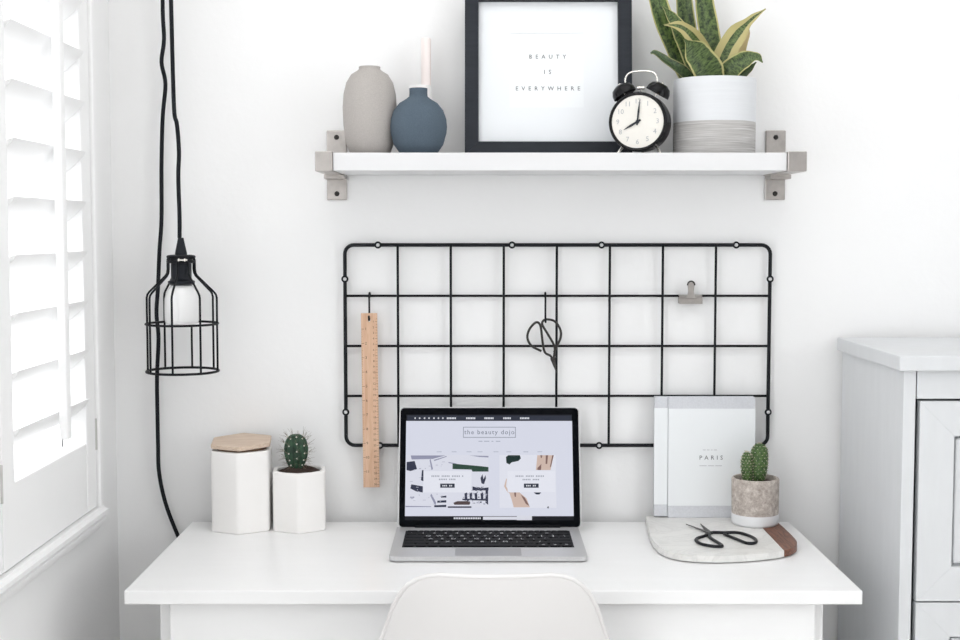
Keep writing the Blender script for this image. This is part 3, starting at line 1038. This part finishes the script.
lathe(b, [(0, -0.001), (0.0034, -0.001), (0.0034, 0.001), (0, 0.001)], 10, (LX + 0.0125, LY - 0.027, 1.2195), 'x')
obj('clamp_screw', b, CHROME, pl, world=True, smooth=40)

# ------------------------------------------------------------------ hexagonal jar and planter
ZD = 0.75


def hex_loop(Rv, z, n=6, rot=-90, rc=0.10):
    """hexagon outline with rounded corners, n points for each corner side"""
    out = []
    V = [Vector((Rv * math.cos(R(rot + 60 * k)), Rv * math.sin(R(rot + 60 * k)))) for k in range(6)]
    for k in range(6):
        p, a, c = V[k], V[k - 1], V[(k + 1) % 6]
        s0 = p + (a - p) * rc
        s1 = p + (c - p) * rc
        for q in range(4):
            t_ = q / 3
            out.append((s0 * (1 - t_) ** 2 + p * 2 * t_ * (1 - t_) + s1 * t_ ** 2).to_tuple() + (z,))
        mid = (p + c) / 2
        out.append(mid.to_tuple() + (z,))
    return out


def circ_like(loop, r, z):
    out = []
    for x, y, _ in loop:
        d_ = math.hypot(x, y)
        out.append((x / d_ * r, y / d_ * r, z))
    return out


t = thing('hexagonal_jar', 'tall white hexagonal ceramic jar with a wooden lid on the desk', 'jar', (-0.4155, -0.0655, ZD), (0, 0, R(3)))
b = bm_new()
Rv = 0.0575
h = 0.1405
base = hex_loop(Rv, 0)
loft(b, [hex_loop(Rv - 0.0015, 0), hex_loop(Rv, 0.0015), hex_loop(Rv, h - 0.0015), hex_loop(Rv - 0.0012, h), circ_like(base, 0.0445, h), circ_like(base, 0.0435, h - 0.001), circ_like(base, 0.0435, 0.006)])
obj('body', b, HEXW, t, smooth=25)
lb = bm_new()
loft(lb, [hex_loop(Rv - 0.001, 0, rc=.04), hex_loop(Rv + 0.0005, 0.001, rc=.04), hex_loop(Rv + 0.0005, 0.0065, rc=.04), hex_loop(Rv - 0.001, 0.0075, rc=.04)])
rot_bm(lb, R(3), 'Z')
ld_ = obj('lid', lb, LIDW, t, loc=(0, 0, h + 0.0072), rot=(R(4.0), R(-1.0), 0), smooth=25)
pb = lathe(bm_new(), [(0, -0.012), (0.0415, -0.012), (0.0422, -0.011), (0.0422, 0), (0, 0)], 32)
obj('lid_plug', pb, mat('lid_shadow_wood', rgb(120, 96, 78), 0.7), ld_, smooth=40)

t = thing('cactus_planter', 'short white hexagonal planter with a small round spiny cactus', 'potted cactus', (-0.3155, -0.064, ZD), (0, 0, R(6)))
b = bm_new()
Rv = 0.0520
h = 0.1035
base = hex_loop(Rv, 0)
loft(b, [hex_loop(Rv - 0.0015, 0), hex_loop(Rv, 0.0015), hex_loop(Rv, h - 0.002), hex_loop(Rv - 0.0015, h), circ_like(base, 0.0405, h), circ_like(base, 0.0395, h - 0.001), circ_like(base, 0.0395, h - 0.02)])
obj('planter', b, HEXW, t, smooth=25)
b = lathe(bm_new(), [(0, h - 0.019), (0.0392, h - 0.019), (0.0392, h - 0.006), (0.03, h - 0.001), (0.018, h + 0.003), (0, h + 0.004)], 28)
for v in b.verts:
    if v.co.z > h - 0.01:
        v.co.z += random.uniform(-0.0015, 0.0022)
obj('soil', b, SOIL, t, smooth=70)


def ribbed_body(prof, ribs, depth, seg=64, c=(0, 0, 0), phase=0.0):
    bm = bm_new()
    P = catmull([(r_, 0, z_) for r_, z_ in prof], 5)
    loops = []
    for p in P:
        lp = []
        for i in range(seg):
            a = 2 * PI * i / seg
            k = abs(math.cos(ribs * a / 2 + phase))
            rr_ = max(p.x, 1e-4) * (1 - depth * (1 - k))
            lp.append((c[0] + rr_ * math.cos(a), c[1] + rr_ * math.sin(a), c[2] + p.z))
        loops.append(lp)
    loft(bm, loops)
    return bm


cz = h + 0.001
prof = [(0.0115, -0.004), (0.0135, 0.004), (0.0185, 0.016), (0.0212, 0.030), (0.0205, 0.042), (0.0165, 0.053), (0.0085, 0.0595), (0.001, 0.0600)]
cc = (-0.0055, 0.0, cz)
body = obj('cactus', ribbed_body(prof, 9, 0.22, 72, cc, 0.35), CACT_A, t, smooth=180)
ab, sbm = bm_new(), bm_new()
for k in range(9):
    a = 2 * PI * (k - 0.35 / PI) / 9
    for q, (r_, z_) in enumerate([(0.0150, 0.008), (0.0188, 0.017), (0.0211, 0.029), (0.0200, 0.042), (0.0150, 0.0535)]):
        z_ += 0.004 * (k % 2)
        p = Vector((cc[0] + r_ * math.cos(a), cc[1] + r_ * math.sin(a), cz + z_))
        bmesh.ops.create_icosphere(ab, subdivisions=1, radius=0.0016, matrix=Matrix.Translation(p))
        out = Vector((math.cos(a), math.sin(a), (z_ - 0.026) / 0.03)).normalized()
        for _ in range(5):
            d_ = (out + Vector((random.uniform(-.6, .6), random.uniform(-.6, .6), random.uniform(-.5, .7)))).normalized()
            tube(sbm, [p, p + d_ * random.uniform(0.009, 0.017)], [0.00020, 0.00009], 4)
o = obj('areoles', ab, FLUFF, body, smooth=180)
o['kind'] = 'stuff'
o = obj('spines', sbm, SPINEB, body)
o['kind'] = 'stuff'

# ------------------------------------------------------------------ marble board
BO = 0.0028
pts = [(0.2925, -0.0225), (0.2895, -0.07), (0.2845, -0.13), (0.2810, -0.19), (0.2825, -0.235), (0.2890, -0.272), (0.3050, -0.299), (0.3330, -0.3145), (0.3700, -0.3190), (0.4120, -0.3125), (0.4500, -0.2995), (0.4830, -0.2805), (0.5020, -0.2590), (0.5130, -0.2300), (0.5165, -0.1900), (0.5160, -0.10), (0.5130, -0.0225)]
outl = [(p.x + BO, p.y) for p in catmull([(x, y, 0) for x, y in pts], 4)]
xc = 0.4830


def clip_poly(pg, x, keep_left):
    out = []
    n_ = len(pg)
    for i in range(n_):
        p, q = pg[i], pg[(i + 1) % n_]
        inp = (p[0] <= x) == keep_left
        inq = (q[0] <= x) == keep_left
        if inp:
            out.append(p)
        if inp != inq:
            t_ = (x - p[0]) / (q[0] - p[0])
            out.append((x, p[1] + t_ * (q[1] - p[1])))
    return out


bd = thing('marble_board', 'rounded white marble serving board with a walnut edge on the desk', 'serving board', (0.40, -0.17, ZD))
obj('marble_slab', prism(bm_new(), clip_poly(outl, xc, True), ZD + 0.002, ZD + 0.0125, 0.0012), MARBLE, bd, world=True)
for x_, y_ in ((0.32, -0.06), (0.48, -0.06), (0.33, -0.26), (0.46, -0.26)):
    obj('lift_foot', lathe(bm_new(), [(0, 0), (0.006, 0), (0.006, 0.0022), (0, 0.0022)], 12, (x_, y_, ZD)), KEYB, bd, world=True)  # feet added to lift the board so a shade line falls beneath it
obj('walnut_strip', prism(bm_new(), clip_poly(outl, xc, False), ZD + 0.002, ZD + 0.0125, 0.0012), WALNUT, bd, world=True)
ZB = ZD + 0.0125

# book leaning on the wall grid
bk = thing('book', 'white hardback book with grey cloth bands leaning upright on the marble board', 'book', (0.3970, -0.0400, ZB), (R(-1.6), 0, 0))
hwb, hb_ = 0.0875, 0.2140
obj('back_cover', mbox(-hwb, hwb, 0.0125, 0.0150, 0.0, hb_, 0.0005), GREYC, bk)
obj('front_cover', mbox(-hwb + 0.0225, hwb, -0.0025, 0.0, 0.0, hb_, 0.0006), GREYC, bk)
obj('spine', mbox(-hwb - 0.0015, -hwb + 0.0215, -0.0008, 0.0125, 0.0022, hb_ + 0.0004, 0.0008), GREYC, bk)
obj('pages', mbox(-hwb + 0.022, hwb - 0.003, 0.0, 0.0125, 0.003, hb_ - 0.003), PAPER, bk)
jk = obj('dust_jacket', mbox(-hwb + 0.0225, hwb + 0.0006, -0.0031, -0.0025, 0.0215, hb_ - 0.0205), PAPER, bk)
obj('jacket_spine', mbox(-hwb - 0.0021, -hwb + 0.0215, -0.0014, -0.0008, 0.0235, hb_ - 0.0195), PAPER, bk)
b = text_bm('PARIS', 0.0105, 1.75, None, (0.0105, 0.1065))
o = obj('lettering', flat_up(b, 0.0033), INK, jk)
o['kind'] = 'stuff'
b = bm_new()
for x0, x1, z in ((-0.004, 0.001, 0.1205), (0.003, 0.008, 0.1205), (0.010, 0.013, 0.1205), (0.015, 0.021, 0.1205), (-0.010, 0.003, 0.0925), (0.005, 0.016, 0.0925), (0.018, 0.030, 0.0925)):
    poly(b, [(x0, z - 0.0004), (x1, z - 0.0004), (x1, z + 0.0004), (x0, z + 0.0004)])
obj('small_print', flat_up(b, 0.0033), INKF, jk)

# concrete cactus pot
cp = thing('concrete_cactus_pot', 'round concrete pot with white dipped base and green cactus on the board', 'potted cactus', (0.4760, -0.0890, ZB))
RC2 = 0.0402
obj('pot', lathe(bm_new(), [(0, 0.019), (RC2 - 0.0004, 0.019), (RC2, 0.04), (RC2 + 0.0005, 0.0785), (RC2 - 0.001, 0.081), (RC2 - 0.004, 0.081), (RC2 - 0.0055, 0.079), (RC2 - 0.006, 0.06), (0, 0.06)], 48), CONC, cp, smooth=40)
obj('dipped_base', lathe(bm_new(), [(0, 0), (RC2 - 0.004, 0), (RC2 - 0.001, 0.0022), (RC2, 0.006), (RC2 + 0.0003, 0.0195), (0, 0.0195)], 48), DIP, cp, smooth=40)
b = lathe(bm_new(), [(0, 0.058), (RC2 - 0.0065, 0.058), (RC2 - 0.0065, 0.0735), (0.02, 0.0755), (0, 0.0765)], 28)
obj('soil', b, SOIL, cp, smooth=70)


def cactus_column(prof, c, lean, seg=26, tub=0.0016):
    """column covered with small spiral knobs"""
    P = catmull([(r_, 0, z_) for r_, z_ in prof], 5)
    bm = bm_new()
    loops = []
    for j, p in enumerate(P):
        lp = []
        for i in range(seg):
            a = 2 * PI * i / seg
            k = tub * (0.5 + 0.5 * math.cos(6 * a + p.z * 700)) * (0.5 + 0.5 * math.cos(6 * a - p.z * 700)) * 1.6
            rr_ = max(p.x + (k if p.x > 0.002 else 0), 1e-4)
            lp.append((c[0] + rr_ * math.cos(a) + lean[0] * p.z, c[1] + rr_ * math.sin(a) + lean[1] * p.z, c[2] + p.z))
        loops.append(lp)
    loft(bm, loops)
    return bm


def column_spines(prof, c, lean, rows, tipcol):
    bm = bm_new()
    zmax = prof[-1][1]
    for j in range(rows):
        z = 0.004 + (zmax - 0.003) * j / (rows - 1)
        r_ = 0.001
        for (ra, za), (rb, zb_) in zip(prof, prof[1:]):
            if za <= z <= zb_:
                r_ = ra + (rb - ra) * (z - za) / max(zb_ - za, 1e-6)
        for i in range(11):
            a = 2 * PI * (i + 0.5 * (j % 2)) / 11
            p = Vector((c[0] + (r_ + 0.001) * math.cos(a) + lean[0] * z, c[1] + (r_ + 0.001) * math.sin(a) + lean[1] * z, c[2] + z))
            for _ in range(3):
                d_ = Vector((math.cos(a) + random.uniform(-.7, .7), math.sin(a) + random.uniform(-.7, .7), random.uniform(-.6, .8))).normalized()
                tube(bm, [p, p + d_ * random.uniform(0.0015, 0.0032)], [0.00042, 0.0002], 4)
    return bm


pa = [(0.0095, -0.003), (0.0125, 0.006), (0.0145, 0.020), (0.0150, 0.034), (0.0140, 0.046), (0.0115, 0.056), (0.0065, 0.0625), (0.0008, 0.0645)]
pb_ = [(0.0060, -0.003), (0.0080, 0.008), (0.0092, 0.022), (0.0090, 0.034), (0.0068, 0.044), (0.0035, 0.0495), (0.0006, 0.0512)]
z0 = 0.0745
ca = obj('cactus_column', cactus_column(pa, (0.0040, 0.004, z0), (0.06, 0.0)), CACT_B, cp, smooth=180)
o = obj('spines', column_spines(pa, (0.0040, 0.004, z0), (0.06, 0.0), 14, 0), SPINE, ca)
o['kind'] = 'stuff'
cb = obj('cactus_column', cactus_column(pb_, (-0.0145, -0.004, z0), (-0.03, 0.0)), CACT_B, cp, smooth=180)
o = obj('spines', column_spines(pb_, (-0.0145, -0.004, z0), (-0.03, 0.0), 11, 0), SPINE, cb)
o['kind'] = 'stuff'

# scissors lying on the board
scissors('small_scissors', 'black-handled thread scissors lying open on the marble board',
         [([(0.3836, -0.1735), (0.3907, -0.1668), (0.4083, -0.1688), (0.4320, -0.1690), (0.4466, -0.1937), (0.4507, -0.2205), (0.4451, -0.2409), (0.4325, -0.2440), (0.4221, -0.2205), (0.4061, -0.1790)], 0.0024),
          ([(0.3841, -0.1724), (0.3726, -0.1907), (0.3573, -0.2087), (0.3524, -0.2264), (0.3574, -0.2496), (0.3724, -0.2638), (0.3852, -0.2666), (0.3885, -0.2581), (0.3845, -0.2352), (0.3789, -0.2027), (0.3822, -0.1760)], 0.0024)],
         [([(0.3540, -0.1059), (0.3820, -0.1610), (0.3870, -0.1720), (0.3830, -0.1765), (0.3775, -0.1660)], 0.0022),
          ([(0.3807, -0.0961), (0.3885, -0.1560), (0.3890, -0.1720), (0.3825, -0.1730), (0.3790, -0.1580)], 0.0006)],
         lambda p, l: Vector((p[0], p[1], ZB + l)), BLKH, DARKM, 0.0026, (0.3842, -0.1712), (0.40, -0.18, ZB), 'scissors')

# ------------------------------------------------------------------ laptop
LC = 0.0130
lp = thing('laptop', 'open silver laptop with a bright web page on its black-framed screen', 'laptop', (LC, -0.182, ZD))
wb, yb0, yb1 = 0.3120, -0.1290, 0.0870
zb0, zb1 = 0.0020, 0.0095
b = prism(bm_new(), rrect(wb, yb1 - yb0, 0.009, 5, 0, (yb0 + yb1) / 2), zb0, zb1, 0.0016)
obj('base', b, ALU, lp)
b = bm_new()
for sx in (-1, 1):
    for sy in (-1, 1):
        lathe(b, [(0, 0), (0.007, 0), (0.007, 0.0022), (0, 0.0022)], 12, (sx * 0.135, -0.02 + sy * 0.085, 0))
obj('rubber_feet', b, KEYB, lp)
kbx, ky0, ky1 = 0.1390, -0.0680, 0.0500
kbd = obj('keyboard', mbox(-kbx, kbx, ky0, ky1, zb1 - 0.0004, zb1 + 0.0003), mat('keyboard_well', rgb(14, 15, 17), 0.55, spec=0.12), lp)
ROWS = [['esc'] + ['F'] * 12 + ['o'], list('`1234567890-=') + ['del'], ['tab'] + list('QWERTYUIOP[]\\'), ['caps'] + list("ASDFGHJKL;'") + ['ret'], ['sh'] + list('ZXCVBNM,./') + ['sh'], ['fn', 'ctl', 'opt', 'cmd', 'space', 'cmd', 'opt', '<', 'v', '>']]
WID = {'del': 1.5, 'tab': 1.5, 'caps': 1.75, 'ret': 1.75, 'sh': 2.25, 'cmd': 1.25, 'space': 5.0, '`': 1.0}
lgb = bm_new()
keycache = {}
rh = (ky1 - ky0 - 0.004) / 5.6
y = ky1 - 0.002
for ri, row in enumerate(ROWS):
    hgt = rh * (0.6 if ri == 0 else 1.0)
    tot = sum(WID.get(k, 1.0) for k in row)
    x = -kbx + 0.002
    unit = (2 * kbx - 0.004) / tot
    for k in row:
        wk = WID.get(k, 1.0) * unit
        cx, cy = x + wk / 2, y - hgt / 2
        key = (round(wk, 4), ri == 0)
        if key not in keycache:
            kb2 = prism(bm_new(), rrect(wk - 0.0030, hgt - 0.0030, 0.0015, 1), 0, 0.0014)
            keycache[key] = obj('key', kb2, KEYB, kbd, loc=(cx, cy, zb1 + 0.0003))
        else:
            share('key', keycache[key], kbd, loc=(cx, cy, zb1 + 0.0003))
        if len(k) == 1 and k not in 'o':
            text_bm(k, 0.0115 if ri else 0.006, 1.0, lgb, (cx, cy))
        x += wk
    y -= hgt
for v in lgb.verts:
    v.co.z = zb1 + 0.0019
obj('key_letters', lgb, LEG_INK, kbd)
obj('trackpad', prism(bm_new(), rrect(0.105, 0.049, 0.003, 3, 0, -0.0990), zb1 - 0.0005, zb1 + 0.0002), PAD, lp)
obj('thumb_notch', mbox(-0.024, 0.024, yb0 - 0.0003, yb0 + 0.004, zb1 - 0.004, zb1 + 0.0002, 0.0008), ALU, lp)
obj('hinge', lathe(bm_new(), [(0, -0.125), (0.005, -0.125), (0.005, 0.125), (0, 0.125)], 14, (0, 0.0790, zb1 + 0.0005), 'x'), BEZEL, lp, smooth=40)
# lid in its own space: x across, z up, facing -y
LT = R(18.3)
LH = 0.2115
b = stand(prism(bm_new(), rrect(0.3165, LH, 0.0085, 5, 0, LH / 2), -0.0045, 0.0010, 0.0005))
lid = obj('lid', b, ALU, lp, loc=(0.0035, 0.0800, zb1 - 0.002), rot=(-LT, 0, 0))
obj('bezel', stand(prism(bm_new(), rrect(0.3125, LH - 0.003, 0.007, 5, 0, LH / 2), 0.0010, 0.0017)), BEZEL, lid)
# the display, laid out on a 182 x 119 grid of steps
DX, DZ = 0.3165 / 182, LH / 119.5


def SX(u):
    return (u - 490) * DX


def SZ(v):
    return (527.5 - v) * DZ


def srect(bm, u0, v0, u1, v1):
    return poly(bm, [(SX(u0), SZ(v1)), (SX(u1), SZ(v1)), (SX(u1), SZ(v0)), (SX(u0), SZ(v0))])


def spoly(bm, pts):
    return poly(bm, [(SX(u), SZ(v)) for u, v in pts])


SCR = [0.0019]
PRINT_BITS = ('photo_dark_shapes', 'hands', 'photo_midtones', 'page_buttons', 'hand_shadows', 'menu_icons', 'caption_words', 'button_words', 'page_small_print', 'subscribe_field')   # tiny flat print on the screen


def layer(name, bm, col, parent, strength=1.0):
    SCR[0] += 0.00006
    flat_up(bm, SCR[0])
    m = emit_mat('screen_' + name, col, strength)
    o_ = obj(name, bm, m, parent)
    if name in PRINT_BITS:
        o_['kind'] = 'stuff'
    return o_


disp_b = bm_new()
srect(disp_b, 406, 415.5, 573.5, 520)
for v in disp_b.verts:
    pass
flat_up(disp_b, 0.0018)
disp = obj('display', disp_b, emit_mat('screen_black', rgb(16, 18, 26), 0.6), lp, loc=lid.location, rot=lid.rotation_euler)
layer('web_page', srect(bm_new(), 406, 422, 573.5, 516), rgb(223, 226, 240), disp)
b = srect(bm_new(), 407, 416.5, 573, 421.8)
layer('menu_bar', b, rgb(44, 49, 62), disp)
b = bm_new()
for u in (415, 419.5, 424.5, 429, 434, 438.5, 443):
    spoly(b, [(u - 1, 419.2), (u, 418.2), (u + 1, 419.2), (u, 420.2)])
for u0, u1 in ((447, 458), (466.5, 476.5), (485, 496), (504, 513), (521, 532)):
    n_ = int((u1 - u0) / 1.6)
    for q in range(n_):
        srect(b, u0 + q * 1.6, 418.4, u0 + q * 1.6 + 1.2, 420.2)
layer('menu_icons', b, rgb(225, 228, 236), disp)
b = bm_new()
for (u0, v0, u1, v1) in ((463.5, 428, 516.5, 428.6), (463.5, 438.2, 516.5, 438.8), (463.5, 428, 464.1, 438.8), (515.9, 428, 516.5, 438.8)):
    srect(b, u0, v0, u1, v1)
layer('logo_box', b, rgb(140, 146, 160), disp)
b = text_bm('the beauty dojo', 6.4 * DZ, 1.2, None, (SX(490), SZ(433.4)))
layer('page_title', b, rgb(112, 120, 138), disp)
b = bm_new()
for u0, u1 in ((479, 483), (484.5, 490), (492, 494), (496.5, 501)):
    srect(b, u0, 442, u1, 442.8)
for u0 in (437, 452, 467, 478, 494, 507, 524, 538):
    srect(b, u0, 452.6, u0 + 5, 453.2)
layer('page_small_print', b, rgb(170, 176, 192), disp)
layer('page_card', srect(bm_new(), 500, 456, 556.5, 508), rgb(232, 234, 245), disp)
# left photograph on the page
layer('desk_photo', srect(bm_new(), 406.5, 456, 489, 507.5), rgb(226, 228, 240), disp)
b = bm_new()
spoly(b, [(411, 456.5), (446, 456.5), (433, 460), (412, 460.5)])
spoly(b, [(431, 460), (433.5, 470), (432, 471), (430, 461)])
spoly(b, [(434, 461), (447, 457), (447, 457.8), (435, 462)])
spoly(b, [(470, 456.5), (489, 457), (489, 458.5), (480, 458)])
spoly(b, [(449, 463), (457, 464.5), (457, 465.3), (449, 464)])
spoly(b, [(432, 494), (437, 503), (436, 506), (431, 496)])
spoly(b, [(406.5, 506), (432, 506.5), (432, 507.2), (406.5, 507.2)])
srect(b, 411, 497, 415, 498.4)
layer('photo_midtones', b, rgb(150, 152, 176), disp)
b = bm_new()
spoly(b, [(407, 463), (415, 462), (417.5, 470), (411, 472), (407, 471)])
spoly(b, [(422.5, 471), (424, 471), (424, 482), (421.5, 481)])
spoly(b, [(412, 485), (423.5, 487), (423.5, 493), (417, 492), (411, 489)])
spoly(b, [(438, 501), (447, 500.5), (447, 502.8), (438, 503)])
spoly(b, [(435, 505.5), (447, 505), (447, 507.2), (435, 507.4)])
spoly(b, [(441, 497), (447, 496), (447, 498), (442, 498)])
spoly(b, [(448.5, 506.5), (472, 506.5), (472, 508), (448.5, 508)])
spoly(b, [(481, 479), (483, 475), (484, 480), (486, 476), (486.5, 479), (484.5, 485), (482, 484)])
spoly(b, [(473, 487), (480, 489), (489, 488), (489, 491), (473, 491)])
for u in (465, 470, 475, 481):
    spoly(b, [(u, 494), (u + 2.6, 493), (u + 3, 500), (u + 0.5, 500)])
spoly(b, [(486, 491), (488.6, 491), (488.6, 505), (486, 503)])
spoly(b, [(463, 499), (488, 499.5), (488, 501), (463, 500.5)])
layer('photo_dark_shapes', b, rgb(52, 56, 76), disp)
b = bm_new()
spoly(b, [(453, 464.5), (463, 465.5), (480, 467), (489, 468), (489, 472.5), (473, 472.5), (472, 470.5), (453, 470)])
layer('photo_plants', b, rgb(44, 72, 58), disp)
rnd = random.Random(3)
b, b2 = bm_new(), bm_new()
for q in range(70):
    u, v = rnd.uniform(463, 487), rnd.uniform(487, 504)
    w_, h_ = rnd.uniform(0.5, 2.4), rnd.uniform(0.4, 1.3)
    srect(b if q % 2 else b2, u, v, u + w_, v + h_)
for q in range(46):
    u, v = rnd.uniform(407, 446), rnd.uniform(458, 506)
    w_, h_ = rnd.uniform(0.5, 3.2), rnd.uniform(0.3, 0.9)
    srect(b2, u, v, u + w_, v + h_)
layer('photo_clutter', b, rgb(88, 90, 108), disp)['kind'] = 'stuff'
layer('photo_speckle', b2, rgb(186, 188, 204), disp)['kind'] = 'stuff'
b = bm_new()
spoly(b, [(454, 503), (458, 501.5), (468, 501.5), (471, 503), (470, 505), (455, 505)])
layer('photo_basket', b, rgb(84, 70, 70), disp)
layer('left_caption_card', srect(bm_new(), 424, 472, 472, 493), rgb(236, 238, 248), disp)
# right photograph on the page
b = bm_new()
spoly(b, [(506.5, 458), (509, 456.3), (520.5, 456.3), (521.5, 459.5), (519, 462), (512, 463.5), (510, 465.5), (507, 464)])
layer('dark_flower', b, rgb(18, 44, 40), disp)
b = bm_new()
spoly(b, [(538, 456.3), (554.5, 456.3), (551, 471), (536.5, 471)])
spoly(b, [(509.5, 493), (520, 493), (527, 499), (530, 507.5), (514, 507.5), (512, 500)])
spoly(b, [(506.5, 480), (507.5, 479), (506.5, 487), (510, 493), (508, 493), (504.5, 487)])
layer('hands', b, rgb(214, 190, 178), disp)
b = bm_new()
spoly(b, [(546.5, 456.3), (548.8, 456.3), (547.8, 465), (546.2, 465)])
spoly(b, [(553, 456.3), (554.5, 456.3), (551.5, 468), (550.5, 468)])
spoly(b, [(538, 469), (542, 465), (541.5, 471), (538, 471)])
spoly(b, [(541, 456.3), (543.2, 456.3), (542.5, 459), (541.5, 459)])
spoly(b, [(521, 495), (525, 498), (529.8, 506.5), (526, 504)])
spoly(b, [(514.5, 493), (516.5, 493), (516.2, 497.5), (515, 497)])
layer('hand_shadows', b, rgb(132, 104, 98), disp)
layer('right_caption_card', srect(bm_new(), 508, 472, 555.5, 492.5), rgb(237, 239, 249), disp)
b = bm_new()
for u0, n_, v in ((432, 19, 477), (439.5, 10, 480.2), (516, 18, 477), (523, 10, 480.4)):
    for q in range(n_):
        if q % 6 != 5:
            srect(b, u0 + q * 1.7, v - 0.7, u0 + q * 1.7 + 1.1, v + 0.7)
layer('caption_words', b, rgb(160, 164, 176), disp)
b = bm_new()
srect(b, 440.8, 484.3, 455.3, 488.4)
srect(b, 524.3, 484.3, 539, 488.4)
spoly(b, [(534, 493), (541.5, 493), (539.5, 495), (536.5, 495)])
spoly(b, [(547.3, 507), (549, 506.6), (548.6, 508.6), (547.4, 508.2)])
layer('page_buttons', b, rgb(48, 54, 68), disp)
b = bm_new()
for u0 in (443, 526.5):
    for q in range(6):
        if q != 3:
            srect(b, u0 + q * 1.7, 485.7, u0 + q * 1.7 + 1.1, 487.1)
for q in range(16):
    srect(b, 454.5 + q * 1.7, 517.3, 454.5 + q * 1.7 + 1.2, 519)
layer('button_words', b, rgb(232, 234, 242), disp)
b = bm_new()
srect(b, 483.5, 516.6, 517, 519.6)
srect(b, 517, 515.6, 532, 520)
layer('subscribe_field', b, rgb(224, 226, 236), disp)

# ------------------------------------------------------------------ chair
ch = thing('shell_chair', 'white moulded shell chair pushed up to the desk', 'chair', (0.020, -0.40, 0))
prof = [(-0.105, 0.405, 0.185, 0.000), (-0.115, 0.425, 0.205, 0.004), (-0.15, 0.442, 0.218, 0.010), (-0.22, 0.443, 0.226, 0.022), (-0.32, 0.434, 0.228, 0.036), (-0.41, 0.428, 0.226, 0.045), (-0.47, 0.438, 0.222, 0.050), (-0.515, 0.468, 0.216, 0.052), (-0.545, 0.515, 0.207, 0.050), (-0.565, 0.570, 0.196, 0.048), (-0.580, 0.625, 0.183, 0.044), (-0.594, 0.680, 0.167, 0.040), (-0.606, 0.7257, 0.1515, 0.034), (-0.613, 0.757, 0.1415, 0.028), (-0.6175, 0.779, 0.1310, 0.022), (-0.6200, 0.794, 0.1200, 0.017), (-0.6215, 0.8040, 0.1070, 0.013), (-0.6225, 0.8100, 0.0930, 0.009), (-0.6230, 0.8130, 0.0760, 0.006)]
prof = [(y_, z_ - 0.0035 * max(0, (z_ - 0.4) / 0.4), w_ * 0.972, c_) for y_, z_, w_, c_ in prof]
b = bm_new()
nu = 17
rows = []
for i, (y, z, hw_, curl) in enumerate(prof):
    y0_, z0_ = prof[max(i - 1, 0)][:2]
    y1_, z1_ = prof[min(i + 1, len(prof) - 1)][:2]
    tx, tz = y1_ - y0_, z1_ - z0_
    L = math.hypot(tx, tz)
    ny, nz = -tz / L, tx / L       # normal, flipped to the sitter's side below
    if ny < 0 or nz < -0.2:
        pass
    n_y, n_z = (tz / L, -tx / L)
    row = []
    for k in range(nu):
        s = -1 + 2 * k / (nu - 1)
        c = curl * abs(s) ** 2.4
        row.append(b.verts.new((0.020 + hw_ * s, y + n_y * c, z + n_z * c)))
    rows.append(row)
for i in range(len(rows) - 1):
    for k in range(nu - 1):
        b.faces.new((rows[i][k], rows[i][k + 1], rows[i + 1][k + 1], rows[i + 1][k]))
seat = obj('shell', b, CHAIR, ch, world=True, smooth=180)
md = seat.modifiers.new('thickness', 'SOLIDIFY')
md.thickness = 0.006
md.offset = 0
md2 = seat.modifiers.new('smooth', 'SUBSURF')
md2.levels = 1
md2.render_levels = 2
# rolled rim along the shell's edge
edge = [r_[0].co.copy() if False else None for r_ in []]
P = []
root = Vector((0.020, -0.40, 0))
me = seat.data
idx = [i * nu for i in range(len(prof))] + [(len(prof) - 1) * nu + k for k in range(1, nu)] + [i * nu + nu - 1 for i in range(len(prof) - 2, -1, -1)] + [k for k in range(nu - 2, 0, -1)]
P = [me.vertices[i].co.copy() for i in idx]
obj('rim', tube(bm_new(), P, 0.0036, 8, True), CHAIR, ch, smooth=180)
for sx in (-1, 1):
    for y, yy in ((-0.20, -0.13), (-0.44, -0.53)):
        obj('leg', tube(bm_new(), [(0.020 + sx * 0.13, y, 0.42), (0.020 + sx * 0.20, yy, 0.0)], [0.013, 0.009], 12), BEECH, ch, world=True, smooth=60)
for y in (-0.20, -0.44):
    obj('crossbar', tube(bm_new(), [(0.020 - 0.14, y - 0.0, 0.38), (0.020 + 0.14, y, 0.38)], 0.006, 8), BLACKW, ch, world=True, smooth=60)
obj('seat_mount', mbox(0.020 - 0.14, 0.020 + 0.14, -0.45, -0.19, 0.405, 0.424, 0.004), BLACKW, ch, world=True)
